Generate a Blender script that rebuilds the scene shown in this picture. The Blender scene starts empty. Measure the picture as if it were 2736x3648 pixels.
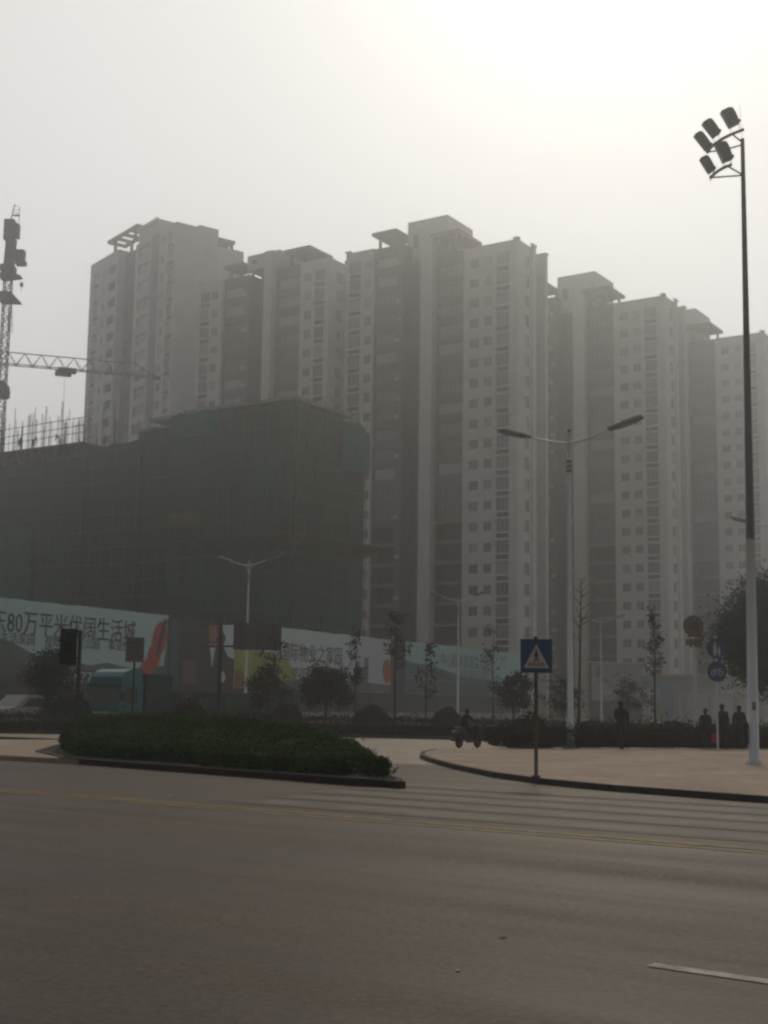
import bpy, bmesh, math, random
import numpy as np
from mathutils import Vector, Matrix, Quaternion

C = bpy.context.scene.collection
SC = bpy.context.scene
rnd = random.Random(7)
R = math.radians

# ------------------------------------------------------------------ camera
cam_d = bpy.data.cameras.new('camera')
cam = bpy.data.objects.new('camera', cam_d)
C.objects.link(cam)
cam_d.sensor_fit = 'VERTICAL'
cam_d.sensor_height = 36.0
cam_d.lens = 36.0 * 4800 / 3648
cam_d.clip_start = 0.1
cam_d.clip_end = 6000
PITCH = math.atan((2513 - 1824) / 4800.0)
cam.matrix_world = (Matrix.Translation((0, 0, 1.6)) @ Matrix.Rotation(math.pi / 2 + PITCH, 4, 'X')
                    @ Matrix.Rotation(R(0.82), 4, 'Z'))
SC.camera = cam

# ------------------------------------------------------------------ sky, sun, exposure
SUN_EL, SUN_BEAR = R(36), R(10)
world = bpy.data.worlds.new('World')
SC.world = world
world.use_nodes = True
wn, wl = world.node_tree.nodes, world.node_tree.links
wn.clear()
sky = wn.new('ShaderNodeTexSky')
sky.sky_type = 'NISHITA'
sky.sun_disc = False
sky.sun_elevation = SUN_EL
sky.sun_rotation = SUN_BEAR
sky.air_density = 1.0
sky.dust_density = 10.0
sky.ozone_density = 1.0
# thick smog: the grey of the sky levels off towards one milky brightness around the sun
SKY_CAP, SKY_GAIN = 18.0, 4.0
def wmath(op, a, b):
    m_ = wn.new('ShaderNodeMath')
    m_.operation = op
    for i_, x_ in enumerate((a, b)):
        if x_ is None:
            continue
        if isinstance(x_, float):
            m_.inputs[i_].default_value = x_
        else:
            wl.new(x_, m_.inputs[i_])
    return m_.outputs[0]
bw = wn.new('ShaderNodeRGBToBW')
wl.new(sky.outputs[0], bw.inputs[0])
lv = wmath('MULTIPLY', wmath('SUBTRACT', 1.0, wmath('EXPONENT', wmath('MULTIPLY', bw.outputs[0], -SKY_GAIN / SKY_CAP), None)), SKY_CAP)
tint = wn.new('ShaderNodeVectorMath')
tint.operation = 'SCALE'
tint.inputs[0].default_value = (1.0, 0.970, 0.945)
wl.new(lv, tint.inputs['Scale'])
bg = wn.new('ShaderNodeBackground')
bg.inputs['Strength'].default_value = 0.10
wo = wn.new('ShaderNodeOutputWorld')
wl.new(tint.outputs[0], bg.inputs['Color'])
wl.new(bg.outputs[0], wo.inputs['Surface'])

sd = bpy.data.lights.new('sun', 'SUN')
sd.energy = 1.5
sd.angle = R(10)
sd.color = (1.0, 0.85, 0.66)
sun = bpy.data.objects.new('sun', sd)
C.objects.link(sun)
sv = Vector((math.sin(SUN_BEAR) * math.cos(SUN_EL), math.cos(SUN_BEAR) * math.cos(SUN_EL), math.sin(SUN_EL)))
sun.rotation_euler = (-sv).to_track_quat('-Z', 'Y').to_euler()
sun.location = (0, 60, 120)

SC.view_settings.view_transform = 'Standard'
SC.view_settings.look = 'None'
SC.view_settings.gamma = 1.0
SC.view_settings.use_curve_mapping = False
SC.view_settings.exposure = -1.15
SC.render.engine = 'CYCLES'
SC.cycles.filter_width = 2.5
SC.cycles.max_bounces = 6
SC.cycles.volume_bounces = 3
SC.cycles.use_denoising = True

# ------------------------------------------------------------------ haze
HAZE_DENSITY = 0.00175
HAZE_COLOR = (0.93, 0.975, 1.0, 1)
HAZE_G = 0.86

# ------------------------------------------------------------------ materials
def mat(name, col, rough=0.8, var=0.0, scale=1.0, metal=0.0, spec=0.3, bump=0.0, bscale=40.0, var2=0.0, scale2=0.05):
    m = bpy.data.materials.new(name)
    m.use_nodes = True
    n, l = m.node_tree.nodes, m.node_tree.links
    b = n['Principled BSDF']
    b.inputs['Roughness'].default_value = rough
    b.inputs['Metallic'].default_value = metal
    b.inputs['Specular IOR Level'].default_value = spec
    b.inputs['Base Color'].default_value = (*col, 1)
    if var > 0 or var2 > 0:
        tc = n.new('ShaderNodeTexCoord')
        fac = None
        for v, s in ((var, scale), (var2, scale2)):
            if v <= 0:
                continue
            t = n.new('ShaderNodeTexNoise')
            t.inputs['Scale'].default_value = s
            t.inputs['Detail'].default_value = 5
            l.new(tc.outputs['Object'], t.inputs['Vector'])
            mr = n.new('ShaderNodeMapRange')
            mr.inputs['From Min'].default_value = 0.3
            mr.inputs['From Max'].default_value = 0.7
            mr.inputs['To Min'].default_value = 1 - v
            mr.inputs['To Max'].default_value = 1 + v
            l.new(t.outputs['Fac'], mr.inputs['Value'])
            if fac is None:
                fac = mr.outputs[0]
            else:
                mu = n.new('ShaderNodeMath')
                mu.operation = 'MULTIPLY'
                l.new(fac, mu.inputs[0])
                l.new(mr.outputs[0], mu.inputs[1])
                fac = mu.outputs[0]
        vm = n.new('ShaderNodeVectorMath')
        vm.operation = 'SCALE'
        vm.inputs[0].default_value = col
        l.new(fac, vm.inputs['Scale'])
        l.new(vm.outputs[0], b.inputs['Base Color'])
    if bump > 0:
        tc2 = n.new('ShaderNodeTexCoord')
        t2 = n.new('ShaderNodeTexNoise')
        t2.inputs['Scale'].default_value = bscale
        t2.inputs['Detail'].default_value = 3
        l.new(tc2.outputs['Object'], t2.inputs['Vector'])
        bp = n.new('ShaderNodeBump')
        bp.inputs['Strength'].default_value = bump
        bp.inputs['Distance'].default_value = 0.01
        l.new(t2.outputs['Fac'], bp.inputs['Height'])
        l.new(bp.outputs[0], b.inputs['Normal'])
    return m


def leaf_mat(name, dark, light, scale=1.5):
    m = bpy.data.materials.new(name)
    m.use_nodes = True
    n, l = m.node_tree.nodes, m.node_tree.links
    b = n['Principled BSDF']
    b.inputs['Roughness'].default_value = 0.7
    b.inputs['Specular IOR Level'].default_value = 0.04
    tc = n.new('ShaderNodeTexCoord')
    t = n.new('ShaderNodeTexNoise')
    t.inputs['Scale'].default_value = scale
    t.inputs['Detail'].default_value = 6
    t.inputs['Roughness'].default_value = 0.7
    l.new(tc.outputs['Object'], t.inputs['Vector'])
    cr = n.new('ShaderNodeValToRGB')
    cr.color_ramp.elements[0].position = 0.38
    cr.color_ramp.elements[0].color = (*dark, 1)
    cr.color_ramp.elements[1].position = 0.64
    cr.color_ramp.elements[1].color = (*light, 1)
    l.new(t.outputs['Fac'], cr.inputs['Fac'])
    l.new(cr.outputs[0], b.inputs['Base Color'])
    return m


def road_mat(name, col, streak, rough, az):
    """asphalt: grain, patches and long wear bands that run with the traffic (bearing az)"""
    m = bpy.data.materials.new(name)
    m.use_nodes = True
    n, l = m.node_tree.nodes, m.node_tree.links
    b = n['Principled BSDF']
    b.inputs['Specular IOR Level'].default_value = 0.12
    tc = n.new('ShaderNodeTexCoord')
    rot = n.new('ShaderNodeVectorRotate')
    rot.rotation_type = 'Z_AXIS'
    rot.inputs['Angle'].default_value = -(math.pi / 2 - az)
    l.new(tc.outputs['Object'], rot.inputs['Vector'])
    mp = n.new('ShaderNodeMapping')
    mp.inputs['Scale'].default_value = (0.05, 1.0, 1.0)
    l.new(rot.outputs[0], mp.inputs['Vector'])

    def noise(src, s, det, lo, hi):
        t = n.new('ShaderNodeTexNoise')
        t.inputs['Scale'].default_value = s
        t.inputs['Detail'].default_value = det
        l.new(src, t.inputs['Vector'])
        r_ = n.new('ShaderNodeMapRange')
        r_.inputs['From Min'].default_value = 0.32
        r_.inputs['From Max'].default_value = 0.68
        r_.inputs['To Min'].default_value = lo
        r_.inputs['To Max'].default_value = hi
        l.new(t.outputs['Fac'], r_.inputs['Value'])
        return r_.outputs[0], t.outputs['Fac']

    a1, f1 = noise(mp.outputs[0], 1.1, 4, 1 - streak, 1 + streak)
    a2, f2 = noise(tc.outputs['Object'], 0.35, 5, 0.86, 1.14)
    a3, f3 = noise(tc.outputs['Object'], 17.0, 4, 0.50, 1.50)
    a4, f4 = noise(tc.outputs['Object'], 4.0, 6, 0.88, 1.12)
    cur = a1
    a5, f5 = noise(tc.outputs['Object'], 55.0, 2, 0.60, 1.40)
    a6, f6 = noise(tc.outputs['Object'], 1.3, 6, 0.90, 1.10)
    for x in (a2, a3, a4, a5, a6):
        mu = n.new('ShaderNodeMath')
        mu.operation = 'MULTIPLY'
        l.new(cur, mu.inputs[0])
        l.new(x, mu.inputs[1])
        cur = mu.outputs[0]
    vm = n.new('ShaderNodeVectorMath')
    vm.operation = 'SCALE'
    vm.inputs[0].default_value = col
    l.new(cur, vm.inputs['Scale'])
    l.new(vm.outputs[0], b.inputs['Base Color'])
    rr = n.new('ShaderNodeMapRange')
    rr.inputs['From Min'].default_value = 0.3
    rr.inputs['From Max'].default_value = 0.7
    rr.inputs['To Min'].default_value = rough - 0.1
    rr.inputs['To Max'].default_value = rough + 0.12
    l.new(f1, rr.inputs['Value'])
    l.new(rr.outputs[0], b.inputs['Roughness'])
    bp = n.new('ShaderNodeBump')
    bp.inputs['Strength'].default_value = 0.5
    bp.inputs['Distance'].default_value = 0.006
    l.new(f3, bp.inputs['Height'])
    l.new(bp.outputs[0], b.inputs['Normal'])
    return m


def worn_paint(name, col, keep, scale=3.0):
    """road paint worn through to the asphalt: patchy mix of paint and asphalt colour"""
    m = bpy.data.materials.new(name)
    m.use_nodes = True
    n, l = m.node_tree.nodes, m.node_tree.links
    b = n['Principled BSDF']
    b.inputs['Roughness'].default_value = 0.6
    b.inputs['Specular IOR Level'].default_value = 0.12
    tc = n.new('ShaderNodeTexCoord')
    t = n.new('ShaderNodeTexNoise')
    t.inputs['Scale'].default_value = scale
    t.inputs['Detail'].default_value = 7
    t.inputs['Roughness'].default_value = 0.75
    l.new(tc.outputs['Object'], t.inputs['Vector'])
    cr = n.new('ShaderNodeValToRGB')
    cr.color_ramp.elements[0].position = 0.62 - keep * 0.4
    cr.color_ramp.elements[0].color = (0.058, 0.047, 0.035, 1)
    cr.color_ramp.elements[1].position = 0.86 - keep * 0.3
    cr.color_ramp.elements[1].color = (*col, 1)
    l.new(t.outputs['Fac'], cr.inputs['Fac'])
    l.new(cr.outputs[0], b.inputs['Base Color'])
    return m


def net_mat(name, col, col2):
    m = bpy.data.materials.new(name)
    m.use_nodes = True
    n, l = m.node_tree.nodes, m.node_tree.links
    b = n['Principled BSDF']
    b.inputs['Roughness'].default_value = 0.9
    b.inputs['Specular IOR Level'].default_value = 0.1
    tc = n.new('ShaderNodeTexCoord')
    mp = n.new('ShaderNodeMapping')
    mp.inputs['Scale'].default_value = (1, 1, 0.55)
    l.new(tc.outputs['Object'], mp.inputs['Vector'])
    t = n.new('ShaderNodeTexNoise')
    t.inputs['Scale'].default_value = 0.16
    t.inputs['Detail'].default_value = 7
    t.inputs['Roughness'].default_value = 0.65
    l.new(mp.outputs[0], t.inputs['Vector'])
    cr = n.new('ShaderNodeValToRGB')
    cr.color_ramp.elements[0].position = 0.36
    cr.color_ramp.elements[0].color = (*col2, 1)
    cr.color_ramp.elements[1].position = 0.68
    cr.color_ramp.elements[1].color = (*col, 1)
    l.new(t.outputs['Fac'], cr.inputs['Fac'])
    l.new(cr.outputs[0], b.inputs['Base Color'])
    return m


ROAD_AZ = R(-52)
M = {}
M['asphalt'] = road_mat('asphalt', (0.053, 0.0370, 0.0215), 0.38, 0.55, ROAD_AZ)
M['concrete_road'] = road_mat('concrete_road', (0.27, 0.222, 0.176), 0.14, 0.62, R(80))
M['earth'] = mat('earth', (0.07, 0.06, 0.05), 0.95, 0.25, 0.3)
M['paving'] = mat('paving', (0.285, 0.212, 0.155), 0.8, 0.12, 6.0, bump=0.3, bscale=25, var2=0.24, scale2=0.55)
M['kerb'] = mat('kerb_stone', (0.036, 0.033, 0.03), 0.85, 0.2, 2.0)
M['yellow_paint'] = worn_paint('yellow_paint', (0.34, 0.215, 0.07), 0.75)
M['white_paint'] = worn_paint('white_paint', (0.42, 0.39, 0.34), 0.9)
M['zebra'] = worn_paint('zebra_paint', (0.155, 0.128, 0.10), 0.7, 0.8)
M['zebra_edge'] = worn_paint('zebra_paint_edge', (0.098, 0.080, 0.062), 0.6, 0.8)
M['stucco'] = mat('light_stucco', (0.49, 0.495, 0.48), 0.9, 0.09, 0.25, var2=0.06, scale2=2)
M['brown'] = mat('brown_stucco', (0.13, 0.105, 0.092), 0.9, 0.1, 0.3)
M['concrete'] = mat('concrete', (0.25, 0.24, 0.22), 0.9, 0.15, 0.5)
M['slab'] = mat('balcony_slab', (0.26, 0.215, 0.185), 0.9, 0.1, 0.5)
M['ac'] = mat('ac_casing', (0.34, 0.34, 0.33), 0.7)
M['ledge'] = mat('ledge_white', (0.72, 0.72, 0.71), 0.8, 0.1, 0.5)
M['frame'] = mat('window_frame', (0.30, 0.31, 0.31), 0.5)
M['pane_a'] = mat('dark_glass', (0.075, 0.088, 0.10), 0.12, spec=0.6)
M['pane_b'] = mat('curtained_glass', (0.14, 0.15, 0.155), 0.15, spec=0.6)
M['pane_c'] = mat('pale_glass', (0.26, 0.285, 0.30), 0.2, spec=0.6)
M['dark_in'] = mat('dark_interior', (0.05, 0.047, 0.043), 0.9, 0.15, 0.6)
M['canopy'] = mat('canopy_concrete', (0.15, 0.12, 0.105), 0.9, 0.12, 0.4)
M['net'] = net_mat('green_net', (0.038, 0.112, 0.088), (0.050, 0.066, 0.054))
M['net_b'] = net_mat('brown_green_net', (0.036, 0.085, 0.066), (0.048, 0.052, 0.040))
M['net_bright'] = net_mat('fresh_green_net', (0.024, 0.125, 0.092), (0.036, 0.085, 0.066))
M['bamboo'] = mat('scaffold_pipe', (0.13, 0.10, 0.055), 0.8, 0.3, 0.5)
M['tarp'] = mat('tan_tarp', (0.115, 0.10, 0.06), 0.9, 0.2, 0.6)
M['rebar'] = mat('rebar_rust', (0.075, 0.05, 0.04), 0.85)
M['crane'] = mat('crane_paint', (0.085, 0.062, 0.05), 0.6, 0.25, 0.8)
M['crane_jib'] = mat('crane_jib_paint', (0.11, 0.098, 0.075), 0.6, 0.2, 0.8)
M['lampgrey'] = mat('lamp_pole_grey', (0.52, 0.56, 0.60), 0.45, 0.08, 1.0)
M['lamphead'] = mat('lamp_head_grey', (0.10, 0.11, 0.11), 0.5)
M['glass_lamp'] = mat('lamp_glass', (0.25, 0.25, 0.24), 0.25)
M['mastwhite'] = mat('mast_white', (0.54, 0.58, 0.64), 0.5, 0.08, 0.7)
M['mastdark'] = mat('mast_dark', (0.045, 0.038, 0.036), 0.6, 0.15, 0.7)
M['flood'] = mat('flood_housing', (0.035, 0.042, 0.040), 0.5, 0.2, 3)
M['signblue'] = mat('sign_blue', (0.005, 0.045, 0.125), 0.45, 0.05, 2)
M['signwhite'] = mat('sign_white', (0.48, 0.42, 0.40), 0.5)
M['black'] = mat('black', (0.012, 0.012, 0.012), 0.6)
M['signred'] = mat('sign_red', (0.14, 0.035, 0.04), 0.5)
M['signback'] = mat('sign_back', (0.10, 0.082, 0.084), 0.6, 0.15, 1.5)
M['polebrown'] = mat('pole_brown', (0.075, 0.060, 0.042), 0.6, 0.2, 2)
M['poledark'] = mat('pole_dark', (0.03, 0.03, 0.03), 0.6)
M['signalgreen'] = mat('signal_housing', (0.006, 0.022, 0.018), 0.5)
M['hoard_steel'] = mat('hoarding_steel', (0.07, 0.06, 0.058), 0.8, 0.2, 0.5)
M['hoard_white'] = mat('hoarding_base', (0.26, 0.25, 0.26), 0.85, 0.25, 0.7)
M['ban_pale'] = mat('banner_pale', (0.36, 0.51, 0.53), 0.6, 0.05, 0.2)
M['ban_dark'] = mat('banner_dark', (0.035, 0.035, 0.042), 0.6, 0.15, 0.3)
M['ban_white'] = mat('banner_white', (0.44, 0.53, 0.55), 0.6, 0.05, 0.2)
M['ban_lilac'] = mat('banner_lilac', (0.40, 0.42, 0.50), 0.6, 0.05, 0.2)
M['ban_teal'] = mat('banner_teal', (0.25, 0.42, 0.44), 0.6, 0.06, 0.2)
M['ban_teal2'] = mat('banner_deep_teal', (0.055, 0.12, 0.14), 0.6, 0.12, 0.3)
M['ban_blue'] = mat('banner_blue', (0.05, 0.085, 0.11), 0.6, 0.12, 0.3)
M['ban_hill'] = mat('banner_hill', (0.10, 0.13, 0.115), 0.7, 0.25, 0.4)
M['ban_yellow'] = mat('banner_yellow_green', (0.27, 0.28, 0.08), 0.7, 0.2, 0.3)
M['ban_red'] = mat('banner_red', (0.36, 0.05, 0.03), 0.6, 0.15, 0.8)
M['ban_orange'] = mat('banner_orange', (0.24, 0.10, 0.05), 0.6, 0.2, 0.8)
M['ban_text'] = mat('banner_text', (0.045, 0.04, 0.045), 0.7)
M['ban_text2'] = mat('banner_text_soft', (0.085, 0.09, 0.095), 0.7)
M['gateblue'] = mat('gate_blue', (0.12, 0.22, 0.27), 0.6, 0.12, 0.4)
M['wallpale'] = mat('wall_pale', (0.36, 0.35, 0.34), 0.85, 0.15, 0.3)
M['truckblue'] = mat('truck_blue', (0.035, 0.14, 0.165), 0.35, 0.1, 1.5)
M['truckdark'] = mat('truck_dark', (0.012, 0.035, 0.035), 0.6, 0.2, 1)
M['truckwhite'] = mat('truck_white', (0.55, 0.54, 0.53), 0.45)
M['tyre'] = mat('tyre_rubber', (0.012, 0.012, 0.012), 0.9)
M['chrome'] = mat('bright_metal', (0.5, 0.5, 0.5), 0.25, metal=1.0)
M['scooter'] = mat('scooter_paint', (0.022, 0.022, 0.026), 0.4)
M['scooter2'] = mat('scooter_grey', (0.10, 0.09, 0.10), 0.4)
M['coat'] = mat('dark_coat', (0.012, 0.014, 0.016), 0.9, 0.2, 6)
M['coat2'] = mat('olive_coat', (0.022, 0.022, 0.018), 0.9, 0.2, 6)
M['jeans'] = mat('dark_trousers', (0.010, 0.014, 0.022), 0.9, 0.2, 6)
M['skin'] = mat('skin', (0.20, 0.12, 0.085), 0.7)
M['hair'] = mat('hair', (0.010, 0.008, 0.008), 0.7)
M['shoe'] = mat('shoe', (0.03, 0.028, 0.03), 0.6)
M['redbag'] = mat('red_bag', (0.30, 0.03, 0.035), 0.7)
M['whitebag'] = mat('white_bag', (0.55, 0.55, 0.55), 0.7)
M['yellow'] = mat('yellow_cloth', (0.20, 0.12, 0.015), 0.8)
M['bark'] = mat('bark', (0.055, 0.042, 0.036), 0.95, 0.3, 5)
M['bark_red'] = mat('bark_reddish', (0.06, 0.04, 0.035), 0.95, 0.3, 5)
M['leaf_island'] = leaf_mat('island_leaves', (0.014, 0.034, 0.005), (0.036, 0.100, 0.010), 1.3)
M['leaf_hedge'] = leaf_mat('hedge_leaves', (0.010, 0.014, 0.008), (0.022, 0.028, 0.014), 1.2)
M['leaf_far'] = leaf_mat('verge_leaves', (0.022, 0.026, 0.014), (0.05, 0.045, 0.024), 0.8)
M['leaf_tree'] = leaf_mat('tree_leaves', (0.016, 0.026, 0.012), (0.05, 0.062, 0.022), 1.0)
M['leaf_dark'] = leaf_mat('dull_leaves', (0.018, 0.020, 0.015), (0.045, 0.038, 0.030), 1.0)
M['leaf_bush'] = leaf_mat('bush_leaves', (0.014, 0.020, 0.012), (0.034, 0.038, 0.020), 1.2)
M['leaf_sap'] = leaf_mat('sapling_leaves', (0.026, 0.032, 0.014), (0.06, 0.058, 0.026), 1.5)
M['leaf_yellow'] = leaf_mat('yellow_leaves', (0.10, 0.075, 0.015), (0.24, 0.17, 0.04), 3.0)
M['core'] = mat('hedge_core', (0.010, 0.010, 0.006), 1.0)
M['soil'] = mat('soil', (0.045, 0.036, 0.026), 1.0, 0.3, 3)
M['litter_brown'] = mat('dry_leaf', (0.24, 0.10, 0.05), 0.9)
M['litter_white'] = mat('scrap_paper', (0.55, 0.55, 0.52), 0.9)


# small square setts, too fine at this distance to build: faint joints in the paving colour
_n, _l = M['paving'].node_tree.nodes, M['paving'].node_tree.links
_b = _n['Principled BSDF']
_src = _b.inputs['Base Color'].links[0].from_socket
_tc = _n.new('ShaderNodeTexCoord')
_rt = _n.new('ShaderNodeVectorRotate')
_rt.rotation_type = 'Z_AXIS'
_rt.inputs['Angle'].default_value = R(38)
_l.new(_tc.outputs['Object'], _rt.inputs['Vector'])
_br = _n.new('ShaderNodeTexBrick')
_br.offset = 0.5
_br.inputs['Color1'].default_value = (1.06, 1.03, 1.0, 1)
_br.inputs['Color2'].default_value = (0.90, 0.92, 0.93, 1)
_br.inputs['Mortar'].default_value = (0.60, 0.60, 0.60, 1)
_br.inputs['Scale'].default_value = 1.0
_br.inputs['Mortar Size'].default_value = 0.012
_br.inputs['Brick Width'].default_value = 0.5
_br.inputs['Row Height'].default_value = 0.5
_l.new(_rt.outputs[0], _br.inputs['Vector'])
_mx = _n.new('ShaderNodeMix')
_mx.data_type = 'RGBA'
_mx.blend_type = 'MULTIPLY'
_mx.inputs[0].default_value = 1.0
_l.new(_src, _mx.inputs[6])
_l.new(_br.outputs['Color'], _mx.inputs[7])
_l.new(_mx.outputs[2], _b.inputs['Base Color'])


# ------------------------------------------------------------------ mesh helpers
class MB:
    def __init__(self):
        self.v, self.f, self.m = [], [], []

    def quad(self, a, b, c, d, mi=0):
        n = len(self.v)
        self.v += [tuple(a), tuple(b), tuple(c), tuple(d)]
        self.f.append((n, n + 1, n + 2, n + 3))
        self.m.append(mi)

    def poly(self, pts, mi=0):
        n = len(self.v)
        self.v += [tuple(p) for p in pts]
        self.f.append(tuple(range(n, n + len(pts))))
        self.m.append(mi)

    def box(self, x0, x1, y0, y1, z0, z1, mi=0, T=None):
        p = [(x0, y0, z0), (x1, y0, z0), (x1, y1, z0), (x0, y1, z0), (x0, y0, z1), (x1, y0, z1), (x1, y1, z1), (x0, y1, z1)]
        if T is not None:
            p = [tuple(T @ Vector(q)) for q in p]
        n = len(self.v)
        self.v += p
        for q in ((0, 3, 2, 1), (4, 5, 6, 7), (0, 1, 5, 4), (1, 2, 6, 5), (2, 3, 7, 6), (3, 0, 4, 7)):
            self.f.append(tuple(n + i for i in q))
            self.m.append(mi)

    def prism(self, pts, axis, a, b, mi=0):
        """closed polygon extruded along an axis from a to b; pts are the other two coords in x,y,z order"""
        def mk(p, t):
            if axis == 'x':
                return (t, p[0], p[1])
            if axis == 'y':
                return (p[0], t, p[1])
            return (p[0], p[1], t)
        n = len(self.v)
        k = len(pts)
        self.v += [mk(p, a) for p in pts] + [mk(p, b) for p in pts]
        self.f.append(tuple(range(n + k - 1, n - 1, -1)))
        self.m.append(mi)
        self.f.append(tuple(range(n + k, n + 2 * k)))
        self.m.append(mi)
        for i in range(k):
            j = (i + 1) % k
            self.f.append((n + i, n + j, n + k + j, n + k + i))
            self.m.append(mi)

    def tube(self, pts, rads, seg=8, mi=0, caps=True):
        pts = [Vector(p) for p in pts]
        if not hasattr(rads, '__len__'):
            rads = [rads] * len(pts)
        n0 = len(self.v)
        ref = None
        for i, p in enumerate(pts):
            d = (pts[min(i + 1, len(pts) - 1)] - pts[max(i - 1, 0)]).normalized()
            if ref is None:
                ref = Vector((1, 0, 0)) if abs(d.x) < 0.9 else Vector((0, 1, 0))
            a = d.cross(ref).normalized()
            b = d.cross(a).normalized()
            ref = -b if False else ref
            for s in range(seg):
                t = 2 * math.pi * s / seg
                q = p + (a * math.cos(t) + b * math.sin(t)) * rads[i]
                self.v.append(tuple(q))
        for i in range(len(pts) - 1):
            for s in range(seg):
                s2 = (s + 1) % seg
                self.f.append((n0 + i * seg + s, n0 + i * seg + s2, n0 + (i + 1) * seg + s2, n0 + (i + 1) * seg + s))
                self.m.append(mi)
        if caps:
            self.f.append(tuple(n0 + s for s in range(seg)))
            self.m.append(mi)
            e = n0 + (len(pts) - 1) * seg
            self.f.append(tuple(e + s for s in reversed(range(seg))))
            self.m.append(mi)

    def sphere(self, c, r, su=10, sv_=6, mi=0, sx=1, sy=1, sz=1):
        n = len(self.v)
        for i in range(1, sv_):
            ph = math.pi * i / sv_
            for j in range(su):
                th = 2 * math.pi * j / su
                self.v.append((c[0] + r * sx * math.sin(ph) * math.cos(th), c[1] + r * sy * math.sin(ph) * math.sin(th), c[2] + r * sz * math.cos(ph)))
        top = len(self.v)
        self.v.append((c[0], c[1], c[2] + r * sz))
        self.v.append((c[0], c[1], c[2] - r * sz))
        for i in range(sv_ - 2):
            for j in range(su):
                j2 = (j + 1) % su
                self.f.append((n + i * su + j, n + (i + 1) * su + j, n + (i + 1) * su + j2, n + i * su + j2))
                self.m.append(mi)
        for j in range(su):
            j2 = (j + 1) % su
            self.f.append((top, n + j, n + j2))
            self.m.append(mi)
            b = n + (sv_ - 2) * su
            self.f.append((top + 1, b + j2, b + j))
            self.m.append(mi)

    def torus(self, c, r, t, axis='y', seg=20, ts=8, mi=0):
        n = len(self.v)
        for i in range(seg):
            a = 2 * math.pi * i / seg
            for j in range(ts):
                b = 2 * math.pi * j / ts
                rr = r + t * math.cos(b)
                u, w, h = rr * math.cos(a), rr * math.sin(a), t * math.sin(b)
                if axis == 'y':
                    self.v.append((c[0] + u, c[1] + h, c[2] + w))
                elif axis == 'x':
                    self.v.append((c[0] + h, c[1] + u, c[2] + w))
                else:
                    self.v.append((c[0] + u, c[1] + w, c[2] + h))
        for i in range(seg):
            for j in range(ts):
                i2, j2 = (i + 1) % seg, (j + 1) % ts
                self.f.append((n + i * ts + j, n + i2 * ts + j, n + i2 * ts + j2, n + i * ts + j2))
                self.m.append(mi)

    def facade(self, P0, U, W, H, ops, mi=0, back=None):
        """wall face with real openings: P0 bottom left corner, U along the wall, N = U x Z points out"""
        P0, U = Vector(P0), Vector(U)
        N = U.cross(Vector((0, 0, 1)))
        us = sorted({0.0, W} | {min(max(o[k], 0), W) for o in ops for k in (0, 1)})
        zs = sorted({0.0, H} | {min(max(o[k], 0), H) for o in ops for k in (2, 3)})
        Z = Vector((0, 0, 1))
        pt = lambda u, z, d=0: P0 + U * u + Z * z - N * d
        for i in range(len(us) - 1):
            for j in range(len(zs) - 1):
                cu, cz = (us[i] + us[i + 1]) / 2, (zs[j] + zs[j + 1]) / 2
                if any(o[0] < cu < o[1] and o[2] < cz < o[3] for o in ops):
                    continue
                self.quad(pt(us[i], zs[j]), pt(us[i + 1], zs[j]), pt(us[i + 1], zs[j + 1]), pt(us[i], zs[j + 1]), mi)
        for o in ops:
            a, b, c, d, dep = o[:5]
            bm = o[5] if len(o) > 5 else None
            self.quad(pt(a, c), pt(a, d), pt(a, d, dep), pt(a, c, dep), mi)
            self.quad(pt(b, d), pt(b, c), pt(b, c, dep), pt(b, d, dep), mi)
            self.quad(pt(b, c), pt(a, c), pt(a, c, dep), pt(b, c, dep), mi)
            self.quad(pt(a, d), pt(b, d), pt(b, d, dep), pt(a, d, dep), mi)
            if bm is not None:
                self.quad(pt(a, c, dep), pt(b, c, dep), pt(b, d, dep), pt(a, d, dep), bm)

    def mesh(self, name, mats):
        me = bpy.data.meshes.new(name)
        me.from_pydata(self.v, [], self.f)
        for x in (mats if isinstance(mats, (list, tuple)) else [mats]):
            me.materials.append(x)
        if max(self.m, default=0) > 0:
            me.polygons.foreach_set('material_index', self.m)
        me.update()
        return me

    def build(self, name, mats, parent=None, loc=None, rot=None, smooth=False):
        me = self.mesh(name, mats)
        if smooth:
            me.polygons.foreach_set('use_smooth', [True] * len(me.polygons))
        return link(name, me, parent, loc, rot)


def link(name, me, parent=None, loc=None, rot=None):
    o = bpy.data.objects.new(name, me)
    C.objects.link(o)
    if parent is not None:
        o.parent = parent
    if loc is not None:
        o.location = loc
    if rot is not None:
        o.rotation_euler = rot
    return o


def tag(o, label=None, cat=None, group=None, kind=None):
    if label:
        o['label'] = label
    if cat:
        o['category'] = cat
    if group:
        o['group'] = group
    if kind:
        o['kind'] = kind
    return o


def thing(name, label, cat, loc=(0, 0, 0), rz=0.0, group=None):
    o = bpy.data.objects.new(name, None)
    C.objects.link(o)
    o.empty_display_size = 0.3
    o.location = loc
    o.rotation_euler = (0, 0, rz)
    return tag(o, label, cat, group)


def dup(root, loc, rz, label, group=None):
    r_ = root.copy()
    C.objects.link(r_)
    r_.location = loc
    r_.rotation_euler = (0, 0, rz)
    r_['label'] = label
    if group:
        r_['group'] = group
    for ch in list(root.children):
        c = ch.copy()
        C.objects.link(c)
        c.parent = r_
        for g in list(ch.children):
            d = g.copy()
            C.objects.link(d)
            d.parent = c
    return r_


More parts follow.
